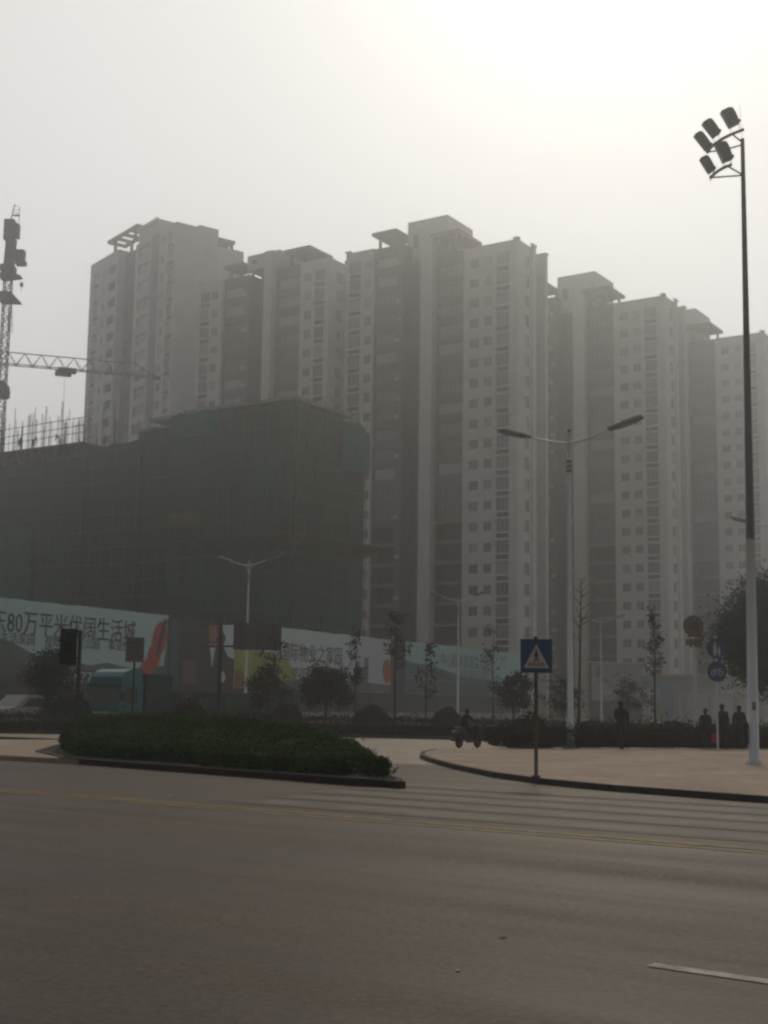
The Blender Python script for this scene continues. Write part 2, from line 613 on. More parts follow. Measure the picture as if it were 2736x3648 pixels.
def text_mesh(txt, size, sx=1.0):
    cu = bpy.data.curves.new('lettering', 'FONT')
    cu.body = txt
    cu.size = size
    cu.extrude = 0.004
    cu.resolution_u = 2
    o = bpy.data.objects.new('lettering', cu)
    C.objects.link(o)
    dg = bpy.context.evaluated_depsgraph_get()
    me = bpy.data.meshes.new_from_object(o.evaluated_get(dg))
    bpy.data.objects.remove(o)
    bpy.data.curves.remove(cu)
    # stand it up: text x stays x, text y becomes z, front looks to -y
    co = np.empty(len(me.vertices) * 3, dtype=np.float32)
    me.vertices.foreach_get('co', co)
    co = co.reshape(-1, 3)
    new = np.stack([co[:, 0] * sx, -co[:, 2], co[:, 1]], 1).astype(np.float32)
    me.vertices.foreach_set('co', new.ravel())
    me.materials.clear()
    me.update()
    return me, (float(new[:, 0].min()), float(new[:, 0].max())) if len(new) else (0, 1)


def letters(txt, size, material, parent, x, y, z, sx=1.0, width=None):
    me, (a, b) = text_mesh(txt, size, sx)
    if width:
        k = width / max(b - a, 1e-3)
        co = np.empty(len(me.vertices) * 3, dtype=np.float32)
        me.vertices.foreach_get('co', co)
        co = co.reshape(-1, 3)
        co[:, 0] = (co[:, 0] - a) * k
        me.vertices.foreach_set('co', co.ravel())
        me.update()
    me.materials.append(material)
    return link('lettering', me, parent, (x, y, z))


def leaf_cloud(name, pts, size, material, rng, parent=None, normal_bias=None, aspect=0.55):
    """many small leaf-shaped faces; pts (N,3)"""
    pts = np.asarray(pts, dtype=np.float64)
    n = len(pts)
    d = rng.normal(size=(n, 3))
    if normal_bias is not None:
        d += normal_bias
    d /= np.linalg.norm(d, axis=1, keepdims=True) + 1e-9
    t = rng.normal(size=(n, 3))
    t -= (t * d).sum(1, keepdims=True) * d
    t /= np.linalg.norm(t, axis=1, keepdims=True) + 1e-9
    b = np.cross(d, t)
    s = size * rng.uniform(0.6, 1.35, size=(n, 1))
    v = np.empty((n, 4, 3))
    v[:, 0] = pts - t * s * 0.5
    v[:, 1] = pts + b * s * aspect * 0.5 + d * s * 0.08
    v[:, 2] = pts + t * s * 0.5
    v[:, 3] = pts - b * s * aspect * 0.5 + d * s * 0.08
    me = bpy.data.meshes.new(name)
    me.vertices.add(n * 4)
    me.vertices.foreach_set('co', v.reshape(-1).astype(np.float32))
    me.loops.add(n * 4)
    me.loops.foreach_set('vertex_index', np.arange(n * 4, dtype=np.int32))
    me.polygons.add(n)
    me.polygons.foreach_set('loop_start', np.arange(0, n * 4, 4, dtype=np.int32))
    try:
        me.polygons.foreach_set('loop_total', np.full(n, 4, dtype=np.int32))
    except Exception:
        pass
    me.materials.append(material)
    me.update(calc_edges=True)
    me.validate()
    return link(name, me, parent)

# ------------------------------------------------------------------ ground, roads, pavements
def sheet(name, pts, z, material, kind='structure', thick=None):
    mb = MB()
    if thick:
        mb.prism(pts, 'z', z - thick, z)
    else:
        mb.poly([(x, y, z) for x, y in pts])
    return tag(mb.build(name, material), kind=kind)


def strip_poly(line, w):
    """polygon of a band of width w centred on a polyline"""
    L_, R_ = [], []
    for i, p in enumerate(line):
        a = Vector(line[max(i - 1, 0)])
        b = Vector(line[min(i + 1, len(line) - 1)])
        d = (b - a).normalized()
        n = Vector((-d.y, d.x)) * w / 2
        L_.append((p[0] + n.x, p[1] + n.y))
        R_.append((p[0] - n.x, p[1] - n.y))
    return L_ + R_[::-1]


sheet('ground', [(-890, -290), (890, -290), (890, 1480), (-890, 1480)], 0.0, M['earth'])
sheet('road', [(-300, -40), (300, -40), (300, 250), (-300, 250)], 0.004, M['asphalt'])
# the cross street and the slip road are paler concrete
sheet('cross_street', [(-300, 62), (-70, 70), (-40, 56), (-14, 49), (-6.5, 40), (-1.5, 38.6), (1.6, 37.4), (2.2, 38), (3, 48), (14, 52), (60, 60), (300, 60), (300, 245), (-300, 245)], 0.0085, M['concrete_road'])
# raised pavement on the right corner, with its kerb
corner = [(1.35, 42.0), (1.5, 39.5), (2.0, 35.3), (2.7, 31.4), (3.5, 28.9), (4.6, 26.9), (6.8, 24.1), (10.5, 19.6), (16.0, 13.2), (26, 1.5), (60, -40),
          (90, -40), (90, 60), (40, 66), (14.5, 54.2), (11.9, 52.6), (4.3, 49.6), (3.0, 49.6), (2.0, 47.6), (1.5, 45.2)]
sheet('pavement', corner, 0.12, M['paving'], thick=0.118)
def kerb_band(name, line, w, z0, z1, inward):
    """kerbstones standing along a line; each stone is butted to the next with a joint"""
    mb = MB()
    for a, b in zip(line[:-1], line[1:]):
        a, b = Vector(a), Vector(b)
        d = (b - a)
        ln = d.length
        d.normalize()
        n = Vector((-d.y, d.x)) * inward * w
        k = max(1, int(round(ln / 1.0)))
        for i in range(k):
            p, q = a + d * (ln * i / k + 0.006), a + d * (ln * (i + 1) / k - 0.006)
            mb.prism([(p.x, p.y), (q.x, q.y), ((q + n).x, (q + n).y), ((p + n).x, (p + n).y)], 'z', z0, z1)
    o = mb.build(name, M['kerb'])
    return tag(o, kind='structure')
kerb_line = [(2.0, 47.6), (1.5, 45.2)] + corner[:11]
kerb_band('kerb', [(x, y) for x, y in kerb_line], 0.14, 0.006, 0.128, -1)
# paved refuge on the left, behind the near road
left_pave = [(-7.6, 34.8), (-10.1, 36.6), (-20, 46.2), (-40, 66), (-44, 62), (-30, 52.4), (-14.4, 52.0), (-11.5, 53.2), (-8.5, 52.5), (-6.5, 46)]
left_pave = [(-7.6, 34.8), (-5.5, 47), (-8.5, 52.6), (-11.5, 53.2), (-14.4, 52.2), (-30, 55), (-48, 66), (-60, 78), (-66, 90), (-70, 96), (-10.1, 36.6)]
sheet('pavement', left_pave, 0.115, M['paving'], thick=0.11)
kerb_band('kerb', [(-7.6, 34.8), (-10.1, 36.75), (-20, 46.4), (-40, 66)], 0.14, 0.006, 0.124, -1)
# the far verge behind the cross street
verge = [(-60, 66.2), (-18.2, 65.2), (-2.8, 67.8), (3, 66.0), (9, 60.5), (14, 57.6), (40, 69), (52, 95), (34, 95), (26, 84), (16, 77.5), (2, 73.5), (-14, 72.6), (-60, 74)]
sheet('verge', verge, 0.13, M['soil'], thick=0.128)
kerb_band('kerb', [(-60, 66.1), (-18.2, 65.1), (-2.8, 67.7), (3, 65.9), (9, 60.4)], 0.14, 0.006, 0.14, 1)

# painted markings
rd = Vector((math.sin(ROAD_AZ), math.cos(ROAD_AZ)))          # along the road, leftwards and away
rn = Vector((-rd.y, rd.x)) if (-rd.y) < 0 else Vector((rd.y, -rd.x))
def mark(name, p, q, w, z, material):
    p, q = Vector(p), Vector(q)
    d = (q - p).normalized()
    n = Vector((-d.y, d.x)) * w / 2
    mb = MB()
    k = max(1, int((q - p).length / 3))
    for i in range(k):
        a, b = p.lerp(q, i / k), p.lerp(q, (i + 1) / k)
        mb.quad((*(a - n), z), (*(b - n), z), (*(b + n), z), (*(a + n), z))
    return tag(mb.build(name, material), kind='structure')
yl0, yl1 = Vector((4.45, 15.80)), Vector((-6.77, 24.47))
yd = (yl1 - yl0).normalized()
yn = Vector((yd.y, -yd.x)) if yd.y * 1 > 0 else Vector((-yd.y, yd.x))
yn = Vector((0.612, 0.791))
for s_ in (-0.17, 0.17):
    mark('yellow_line', yl0 - yd * 30 + yn * s_, yl1 + yd * 60 + yn * s_, 0.14, 0.010, M['yellow_paint'])
mark('lane_dash', (1.72, 8.80), (2.42 + 1.9, 8.27 - 1.55), 0.13, 0.010, M['white_paint'])
# zebra crossing: worn bars that lie along the road
for i in range(5):
    off = 1.5 + i * 1.42
    a = yl0 + yn * off - yd * (9.0 - i * 0.6)
    b = yl0 + yn * off + yd * (9.5 + i * 0.4)
    mark('zebra_stripe', a, b, 1.12, 0.0105, M['zebra_edge'])
    mark('zebra_stripe', a + yd * 0.3, b - yd * 0.2, 0.66, 0.0125, M['zebra'])

# ------------------------------------------------------------------ window kit
WIN = {}
def window_meshes(w, h, n):
    key = (round(w, 2), round(h, 2), n)
    if key in WIN:
        return WIN[key]
    fr = MB()
    t = 0.075
    fr.box(0, t, 0, 0.06, 0, h)
    fr.box(w - t, w, 0, 0.06, 0, h)
    fr.box(t, w - t, 0, 0.06, 0, t)
    fr.box(t, w - t, 0, 0.06, h - t, h)
    for i in range(1, n):
        x = w * i / n
        fr.box(x - t / 2, x + t / 2, 0.004, 0.056, t, h - t)
    pn = []
    for k in ('pane_a', 'pane_b', 'pane_c'):
        g = MB()
        for i in range(n):
            a = t * 0.5 + (w - t) * i / n
            b = t * 0.5 + (w - t) * (i + 1) / n
            g.box(a + 0.002, b - 0.002, 0.022, 0.036, t * 0.5, h - t * 0.5)
        pn.append(g.mesh('pane', M[k]))
    WIN[key] = (fr.mesh('window', M['frame']), pn)
    return WIN[key]


def add_window(root, p, rz, w, h, n, rng, weights=(6, 3, 1)):
    fr, pn = window_meshes(w, h, n)
    o = link('window', fr, root, p, (0, 0, rz))
    link('pane', rng.choices(pn, weights)[0], o, (0, 0, 0))
    return o


_ledge = {}
def ledge_mesh(w):
    if w not in _ledge:
        mb = MB()
        mb.box(0, w, -0.22, 0.0, 0, 0.13)
        _ledge[w] = mb.mesh('ledge', M['ledge'])
    return _ledge[w]


_ac = MB()
_ac.box(-0.4, 0.4, -0.32, -0.01, 0, 0.58)
_ac.tube([(0.1, -0.33, 0.29), (0.1, -0.322, 0.29)], 0.22, 12)
AC_MESH = _ac.mesh('air_conditioner', M['ac'])


# ------------------------------------------------------------------ apartment tower of the row type
def row_tower(label, loc, rz, group, k=1.0, floors=22, pitch=3.053, s0=66.42, right_top=69.7, left_top=72.7, seed=1, X=None,
              ph=(-20.9, -13.7, 3, 11, 77.0), can_r=(-14.7, -9.7, -0.5, 6.8, 72.9), can_l=(-26.3, -21.7, 0.8, 6.6, 75.6)):
    """x runs to the right along the front (0 = the near corner), y runs away from the street side"""
    rng = random.Random(seed)
    t = thing('apartment_tower', label, 'apartment tower', loc, rz, group)
    wall, brown = MB(), MB()
    sills = [s0 - pitch * i for i in range(floors)]
    sills_l = ([s0 + pitch] if left_top > right_top + 1 else []) + sills
    low = 13
    D2 = 11.0
    dk = 1                                       # material slot of the dark inside

    def rect_ops(x0, cols, extra=None):
        return [(a - x0, b - x0, c, d, dep) + ((dk,) if bk else ()) for a, b, c, d, dep, bk in cols]

    def body(mb, x0, x1, y0, y1, z1, front, right=(), left_too=True):
        mb.facade((x0, y0, 0), (1, 0, 0), x1 - x0, z1, [(a - x0, b - x0, c, d, dep, dk) for a, b, c, d, dep in front])
        mb.facade((x1, y0, 0), (0, 1, 0), y1 - y0, z1, [(a - y0, b - y0, c, d, dep, dk) for a, b, c, d, dep in right])
        mb.quad((x1, y1, 0), (x0, y1, 0), (x0, y1, z1), (x1, y1, z1))
        mb.quad((x0, y1, 0), (x0, y0, 0), (x0, y0, z1), (x0, y1, z1))
        mb.quad((x0, y0, z1), (x1, y0, z1), (x1, y1, z1), (x0, y1, z1))

    # right wing
    xw = X['rw']
    fr, sd_ = [], []
    wins = []
    acw = X['ac']
    for s in sills:
        for (a, b) in X['w']:
            fr.append((a, b, s, s + 1.38, 0.16))
            wins.append(((a, 0.10, s), 0, b - a, 1.38, 2, (6, 3, 1)))
        fr.append((acw[0], acw[1], s - 0.30, s + 1.60, 0.20))
        wins.append(((acw[0], 0.13, s - 0.30), 0, acw[1] - acw[0], 1.90, 3, (6, 3, 1)))
        fr.append((acw[0], acw[1], s - 1.22, s - 0.46, 0.35))
        sd_.append((2.1, 3.7, s - 0.2, s + 1.55, 0.25))
        wins.append(((-0.16, 2.1, s - 0.2), math.pi / 2, 1.6, 1.75, 2, (6, 3, 1)))
        for zz in (s - 0.44, s - 1.35):
            link('ledge', ledge_mesh(round(acw[1] - acw[0] + 0.3, 2)), t, (acw[0] - 0.15, 0, zz))
    body(wall, xw, 0, 0, 5.6, right_top, fr, sd_)
    body(wall, xw, -1.5, 5.602, 9.4, right_top - 0.3, [], [])
    # pilaster and end fin on the side wall, with flat caps a little over the roof line
    wall.box(0.004, 0.22, 4.3, 5.59, 0, right_top + 0.30)
    wall.box(-0.05, 0.34, 4.2, 5.70, right_top + 0.304, right_top + 0.55)
    wall.box(-1.6, 0.22, 8.75, 9.5, 0, right_top + 0.12)
    wall.box(-1.7, 0.36, 8.65, 9.6, right_top + 0.124, right_top + 0.42)
    wall.box(-0.7, 0.12, -0.12, 0.7, right_top + 0.004, right_top + 0.34)
    # balcony stack between the right wing and the core
    x0, x1 = X['bz']
    fr = []
    for i, s in enumerate(sills):
        if i < low:
            a, b = x0 + 0.45, x1 - 0.55
            fr.append((a, b, s - 0.15, s + 1.55, 0.35))
            wins.append(((a, 1.25, s - 0.15), 0, b - a, 1.7, 5, (3, 3, 4)))
            brown.box(x0 + 0.3, x1 - 0.4, 0.92, 0.998, s - 1.05, s - 0.25)
        else:
            fr.append((x0 + 0.25, x1 - 0.3, s - 0.75, s + 1.65, 1.7))
    body(brown, x0, x1 - 0.004, 1.0, 10.2, right_top + 0.25, fr)
    for i, s in enumerate(sills):
        sl = MB()
        sl.box(x0 + 0.02, x1 - 0.05, 0.72, 0.996, s - 1.32, s - 1.08)
        if i >= low - 1:
            sl.build('balcony_slab', M['slab'], t)
    # core pier
    x0, x1 = X['core']
    body(wall, x0, x1 - 0.004, -0.25, 10.6, right_top + 3.1, [], [])
    # recess
    x0, x1 = X['rec']
    fr = []
    for s in sills:
        fr.append((x0 + 0.9, x0 + 1.7, s + 0.1, s + 1.2, 0.2))
        wins.append(((x0 + 0.9, 3.6, s + 0.1), 0, 0.8, 1.1, 1, (5, 2, 1)))
    body(brown, x0 + 0.002, x1 - 0.004, 3.5, 10.3, right_top + 0.6, fr)
    # left wing
    x0, x1 = X['lb']
    fr = []
    for i, s in enumerate(sills_l):
        if i < low + 1:
            a, b = x0 + 0.3, x1 - 1.15
            fr.append((a, b, s - 0.15, s + 1.55, 0.35))
            wins.append(((a, 0.75, s - 0.15), 0, b - a, 1.7, 4, (3, 3, 5)))
            brown.box(x0 + 0.2, x1 - 1.0, 0.42, 0.498, s - 1.05, s - 0.25)
        else:
            fr.append((x0 + 0.3, x1 - 1.2, s - 0.7, s + 1.65, 1.6))
            sl = MB()
            sl.box(x0 + 0.1, x1 - 0.9, 0.25, 0.496, s - 1.28, s - 1.06)
            sl.build('balcony_slab', M['slab'], t)
        if rng.random() < 0.72:
            link('air_conditioner', AC_MESH, t, (x1 - 0.55 - rng.choice((0, 0, 0.25)), 0.5, s - rng.uniform(0.1, 0.35)))
    body(brown, x0, x1 - 0.004, 0.5, 10.0, left_top, fr)
    x0, x1 = X['lw']
    fr = []
    a0, a1 = X['lac']
    w0, w1 = X['lwin']
    for s in sills_l:
        fr.append((w0, w1, s, s + 1.38, 0.16))
        wins.append(((w0, 0.10, s), 0, w1 - w0, 1.38, 2, (6, 3, 1)))
        fr.append((a0, a1, s - 0.30, s + 1.60, 0.20))
        wins.append(((a0, 0.13, s - 0.30), 0, a1 - a0, 1.90, 3, (6, 3, 1)))
        fr.append((a0, a1, s - 1.22, s - 0.46, 0.35))
        for zz in (s - 0.44, s - 1.35):
            link('ledge', ledge_mesh(round(a1 - a0 + 0.3, 2)), t, (a0 - 0.15, 0, zz))
    body(wall, x0, x1 - 0.004, 0, 9.4, left_top, fr)
    wall.box(x0 - 0.12, x0 + 0.85, -0.12, 0.5, left_top + 0.004, left_top + 0.34)
    wall.build('wall', [M['stucco'], M['dark_in']], t)
    brown.build('balcony_wall', [M['brown'], M['dark_in']], t)
    # machine room on the roof
    a, b, c, d, z1 = ph
    pm = MB()
    zb = right_top + 0.62
    pm.facade((a, c, zb), (1, 0, 0), b - a, z1 - zb, [(0.9, 2.0, (z1 - zb) * 0.36, (z1 - zb) * 0.66, 0.25, 1)])
    pm.facade((b, c, zb), (0, 1, 0), d - c, z1 - zb, [(3.6, 4.4, (z1 - zb) * 0.42, (z1 - zb) * 0.58, 0.25, 1)])
    pm.quad((b, d, zb), (a, d, zb), (a, d, z1), (b, d, z1))
    pm.quad((a, d, zb), (a, c, zb), (a, c, z1), (a, d, z1))
    pm.quad((a, c, z1), (b, c, z1), (b, d, z1), (a, d, z1))
    pm.build('machine_room', [M['stucco'], M['dark_in']], t)
    # the two roof canopies on posts, slotted slabs
    for (a, b, c, d, z, base) in ((*can_r, right_top + 0.25), (*can_l, left_top)):
        cm = MB()
        sl0, sl1 = c + (d - c) * 0.16, c + (d - c) * 0.27
        cm.box(a, b, c, sl0, z - 0.5, z)
        cm.box(a, b, sl1, d, z - 0.5, z)
        cm.box(a, a + 0.4, sl0, sl1, z - 0.5, z)
        cm.box(b - 0.4, b, sl0, sl1, z - 0.5, z)
        co = cm.build('roof_canopy', M['canopy'], t)
        for px in (a + 1.1, b - 0.9):
            for py in (c + 0.9, d - 0.6):
                pp = MB()
                pp.box(px - 0.18, px + 0.18, py - 0.18, py + 0.18, base + 0.002, z - 0.502)
                pp.build('post', M['canopy'], co)
    for (p, rz_, w, h, n, wt) in wins:
        add_window(t, p, rz_, w, h, n, rng, wt)
    return t


X1 = dict(rw=-9.1, w=[(-8.0, -6.5), (-5.6, -4.25)], ac=(-3.55, -1.45), bz=(-14.4, -9.1), core=(-16.5, -14.4), rec=(-20.0, -16.5),
          lb=(-25.3, -20.0), lw=(-30.55, -25.3), lwin=(-26.9, -25.6), lac=(-29.95, -27.7))
G_T = 'apartment towers behind the hoarding'
RZT = R(-33)
tower1 = row_tower('tall grey apartment tower nearest the street, in the middle of the row', (19.04, 190.03, 0), RZT, G_T, X=X1, seed=3)
dup(tower1, (45.99, 216.22, 0), RZT, 'second apartment tower, just right of the nearest tower and half behind it', G_T)
dup(tower1, (68.36, 237.30, 0), RZT, 'palest and farthest right apartment tower, behind the floodlight mast', G_T)
XM = dict(rw=-5.7, w=[(-5.0, -3.5)], ac=(-2.84, -0.97), bz=(-11.4, -5.7), core=(-13.1, -11.4), rec=(-16.6, -13.1),
          lb=(-22.0, -16.6), lw=(-27.3, -22.0), lwin=(-24.4, -23.0), lac=(-26.9, -24.9))
row_tower('grey apartment tower rising behind the netted building, left of the nearest tower', (-9.3, 208.15, 0), RZT, G_T, X=XM, floors=22, pitch=3.15, s0=69.3,
          right_top=72.7, left_top=72.7, seed=11, ph=(-17.2, -10.4, 0.4, 8, 75.9), can_r=(-9.6, -4.3, 0.4, 7, 75.6), can_l=(-22.6, -18.2, 0.6, 5, 75.2))


# ------------------------------------------------------------------ the left tower, turned the other way
def left_tower():
    rng = random.Random(5)
    t = thing('apartment_tower', 'leftmost apartment tower with a broad blank wall, behind the crane jib', 'apartment tower', (-37.58, 230.0, 0), R(37), G_T)
    wall, brown = MB(), MB()
    sills = [83.2 - 3.35 * i for i in range(24)]
    wins = []
    def left_face(mb, x, ya, yb, z1, cols):
        """face that looks to -x, from ya (far) to yb (near)"""
        mb.facade((x, ya, 0), (0, -1, 0), ya - yb, z1, [(ya - c[1], ya - c[0], c[2], c[3], c[4], 1) for c in cols])
    def box_rest(mb, x0, x1, y0, y1, z1):
        mb.quad((x0, y0, 0), (x1, y0, 0), (x1, y0, z1), (x0, y0, z1))
        mb.quad((x1, y0, 0), (x1, y1, 0), (x1, y1, z1), (x1, y0, z1))
        mb.quad((x1, y1, 0), (x0, y1, 0), (x0, y1, z1), (x1, y1, z1))
        mb.quad((x0, y0, z1), (x1, y0, z1), (x1, y1, z1), (x0, y1, z1))
    def win(x, yfar, ynear, z, h, n, wt=(5, 3, 2)):
        wins.append(((x + 0.1, yfar, z), -math.pi / 2, yfar - ynear, h, n, wt))
    # near block, with the blank wall to the right
    c1, c2, c3 = [], [], []
    for s in sills:
        c1.append((0.9, 2.9, s - 0.3, s + 1.75, 0.2)); win(0, 2.9, 0.9, s - 0.3, 2.05, 3)
        c1.append((0.9, 2.9, s - 1.35, s - 0.5, 0.7))
        c1.append((4.2, 5.7, s, s + 1.5, 0.18)); win(0, 5.7, 4.2, s, 1.5, 2)
        for zz in (s - 0.48, s - 1.48):
            mb = ledge_mesh(2.3)
            link('ledge', mb, t, (0, 3.05, zz), (0, 0, -math.pi / 2))
        c2.append((9.4, 14.0, s - 0.2, s + 1.8, 0.35)); wins.append(((-0.3 + 0.28, 14.0, s - 0.2), -math.pi / 2, 4.6, 2.0, 4, (2, 3, 6)))
    left_face(wall, 0, 6.4, 0, 86.3, c1)
    box_rest(wall, 0, 4.8, 0, 6.4, 86.3)
    left_face(brown, 2.2, 8.8, 6.404, 86.0, [])
    box_rest(brown, 2.2, 8, 6.404, 8.8, 86.0)
    left_face(wall, -0.3, 15.2, 8.804, 86.0, c2)
    box_rest(wall, -0.3, 8, 8.804, 15.2, 86.0)
    # second blank panel
    left_face(wall, 4.804, 6.0, 0.35, 86.9, [])
    box_rest(wall, 4.804, 8.75, 0.35, 6.4, 86.9)
    # far wing
    for s in sills:
        c3.append((24.0, 27.2, s, s + 1.7, 0.3)); win(0.2, 27.2, 24.0, s, 1.7, 3, (2, 3, 5))
        c3.append((28.6, 30.0, s, s + 1.5, 0.18)); win(0, 30.0, 28.6, s, 1.5, 2)
        c3.append((31.6, 33.8, s - 0.3, s + 1.7, 0.2)); win(0, 33.8, 31.6, s - 0.3, 2.0, 3)
        c3.append((31.6, 33.8, s - 1.35, s - 0.5, 0.7))
        for zz in (s - 0.48, s - 1.48):
            link('ledge', ledge_mesh(2.5), t, (0, 33.95, zz), (0, 0, -math.pi / 2))
    left_face(wall, 0, 35.5, 23.2, 87.4, c3)
    box_rest(wall, 0, 9, 23.2, 35.5, 87.4)
    left_face(brown, 1.6, 23.196, 15.204, 86.6, [(16.5, 18.0, s, s + 1.4, 0.25) for s in sills] + [(19.5, 22.0, s - 0.2, s + 1.6, 0.25) for s in sills])
    for s in sills:
        win(1.65, 18.0, 16.5, s, 1.4, 2)
        win(1.65, 22.0, 19.5, s - 0.2, 1.8, 3)
    box_rest(brown, 1.6, 9, 15.204, 23.196, 86.6)
    # back wing to the right
    left_face(wall, 8.8, 15.9, 8.0, 86.9, [])
    box_rest(wall, 8.8, 18.7, 8.0, 15.9, 86.9)
    wall.build('wall', [M['stucco'], M['dark_in']], t)
    brown.build('balcony_wall', [M['brown'], M['dark_in']], t)
    pm = MB()
    pm.box(0.1, 4.7, 7.6, 15.0, 86.31, 89.1)
    pm.box(-0.2, 0.098, 7.3, 15.3, 88.5, 89.2)
    pm.build('machine_room', M['stucco'], t)
    # open roof frames
    for (x0, x1, y0, y1, z, base, nb) in ((0.3, 4.3, 16.5, 29.1, 90.7, 87.4, 4), (13.3, 16.9, 8.2, 11.5, 88.7, 86.9, 2)):
        cm = MB()
        cm.box(x0, x0 + 0.55, y0, y1, z - 0.6, z)
        cm.box(x1 - 0.55, x1, y0, y1, z - 0.6, z)
        for i in range(nb + 1):
            y = y0 + (y1 - y0 - 0.5) * i / nb
            cm.box(x0 + 0.552, x1 - 0.552, y, y + 0.5, z - 0.598, z - 0.002)
        co = cm.build('roof_canopy', M['canopy'], t)
        for px in (x0 + 0.28, x1 - 0.28):
            for py in (y0 + 0.9, y1 - 3.2 if y1 - y0 > 5 else y1 - 0.5):
                pp = MB()
                pp.box(px - 0.25, px + 0.25, py - 0.25, py + 0.25, base + 0.01, z - 0.602)
                pp.build('post', M['canopy'], co)
    for (p, rz_, w, h, n, wt) in wins:
        add_window(t, p, rz_, w, h, n, rng, wt)
    return t
left_tower()


# ------------------------------------------------------------------ netted building under construction
SC_O = Vector((-8.8, 130.0, 0))
sb = thing('unfinished_building', 'unfinished building wrapped in dark green safety netting and pipe scaffolding, behind the hoarding', 'construction site', SC_O, R(-33))
def wavy_sheet(name, P0, U, W, z0, z1, material, amp, seed, parent, sag_top=0.0):
    """hanging net: a grid sheet with wrinkles and sag between its ties"""
    rs = random.Random(seed)
    P0, U = Vector(P0), Vector(U)
    N = U.cross(Vector((0, 0, 1)))
    nu, nz = max(2, int(W / 0.7)), max(2, int((z1 - z0) / 0.7))
    f1, f2, p1, p2 = rs.uniform(1.2, 2.0), rs.uniform(0.5, 0.9), rs.uniform(0, 6), rs.uniform(0, 6)
    verts, faces = [], []
    for j in range(nz + 1):
        for i in range(nu + 1):
            u, z = W * i / nu, z0 + (z1 - z0) * j / nz
            d = amp * (abs(math.sin(u * f1 * 0.9 + p1)) * 0.6 + abs(math.sin(z * 1.72)) * 0.8 + rs.uniform(-0.3, 0.3)) + 0.02
            zt = z
            if j == nz:
                zt = z - sag_top * abs(math.sin(u * 0.9 + p2)) - rs.uniform(0, 0.25) * (sag_top > 0)
            p = P0 + U * u + N * d
            verts.append((p.x, p.y, zt))
    for j in range(nz):
        for i in range(nu):
            a = j * (nu + 1) + i
            faces.append((a, a + 1, a + nu + 2, a + nu + 1))
    me = bpy.data.meshes.new(name)
    me.from_pydata(verts, [], faces)
    me.materials.append(material)
    me.update()
    return link(name, me, parent)

def scaffold_block(x0, x1, y0, y1, z1, netmat, seed, right=True):
    # concrete frame inside
    cm = MB()
    fl = 3.2
    zz = 0.0
    while zz < z1 - 1.5:
        cm.box(x0 + 0.7, x1 - 0.7, y0 + 0.7, y1 - 1.2, zz + fl - 0.35, zz + fl)
        zz += fl
    for i in range(int((x1 - x0 - 3) / 4.5) + 1):
        for yy in (y0 + 1.3, (y0 + y1) / 2, y1 - 1.9):
            x = x0 + 1.5 + i * 4.5
            cm.box(x, x + 0.6, yy, yy + 0.6, 0, z1 - 1.7)
    cm.box(x0 + 2.5, x1 - 2.5, y0 + 3.2, y1 - 3.2, 0, z1 - 2.2)
    cm.build('concrete_frame', M['concrete'], sb)
    wavy_sheet('safety_net', (x0, y0, 0), (1, 0, 0), x1 - x0, 3.0, z1, netmat, 0.10, seed, sb, 0.35)
    if right:
        wavy_sheet('safety_net', (x1, y0, 0), (0, 1, 0), y1 - y0, 3.0, z1 - 0.2, netmat, 0.10, seed + 1, sb, 0.35)
    # pipes outside the net
    pm = MB()
    rs = random.Random(seed + 9)
    n = int((x1 - x0) / 1.5)
    for i in range(n + 1):
        x = x0 + (x1 - x0) * i / n
        pm.tube([(x, y0 - 0.28, 0), (x + rs.uniform(-.05, .05), y0 - 0.28, z1 + rs.uniform(-0.3, 0.9))], 0.045, 4)
    m = int((y1 - y0) / 1.5)
    for i in range(m + 1):
        y = y0 + (y1 - y0) * i / m
        if right:
            pm.tube([(x1 + 0.28, y, 0), (x1 + 0.28, y, z1 + rs.uniform(-0.3, 0.9))], 0.045, 4)
    z = 1.8
    while z < z1 + 0.3:
        pm.tube([(x0 - 0.2, y0 - 0.34, z), (x1 + 0.4, y0 - 0.34, z + rs.uniform(-.06, .06))], 0.045, 4)
        if right:
            pm.tube([(x1 + 0.34, y0 - 0.3, z), (x1 + 0.34, y1 + 0.3, z + rs.uniform(-.06, .06))], 0.045, 4)
        z += 1.8
    o = pm.build('scaffold_pipe', M['bamboo'], sb)
    tag(o, kind='stuff')

scaffold_block(-15.9, 0, 0, 12.2, 31.4, M['net'], 21)
scaffold_block(-21.9, -15.3, 1.2, 12, 31.0, M['net_b'], 31)
scaffold_block(-29.7, -21.3, 0.8, 12, 29.7, M['net_b'], 41)
scaffold_block(-45.0, -29.1, 0.4, 11, 28.6, M['net_b'], 51)
scaffold_block(-70.0, -49.5, 0.4, 11, 28.6, M['net_b'], 61)
# newer nets, a catch platform and a tarpaulin
wavy_sheet('safety_net', (-47.0, -0.2, 0), (1, 0, 0), 10.8, 12.5, 21.2, M['net_bright'], 0.12, 71, sb, 0.3)
wavy_sheet('safety_net', (-16.0, -0.45, 0), (1, 0, 0), 6.5, 28.8, 31.6, M['net_bright'], 0.12, 72, sb, 0.3)
wavy_sheet('safety_net', (0.45, 7.4, 0), (0, 1, 0), 5.0, 25.5, 30.2, M['net_bright'], 0.12, 73, sb, 0.3)
wavy_sheet('tarpaulin', (-15.6, -0.5, 0), (1, 0, 0), 4.2, 19.4, 21.2, M['tarp'], 0.12, 74, sb, 0.2)
pl = MB()
pl.prism([(-0.4, 16.9), (-2.1, 17.8), (-2.1, 17.9), (-0.4, 17.05)], 'x', -12, 0.6)
pl.build('catch_platform', M['bamboo'], sb)
pl = MB()
pl.prism([(0.45, 16.9), (2.1, 17.8), (2.1, 17.9), (0.45, 17.05)], 'y', -0.5, 12.5)
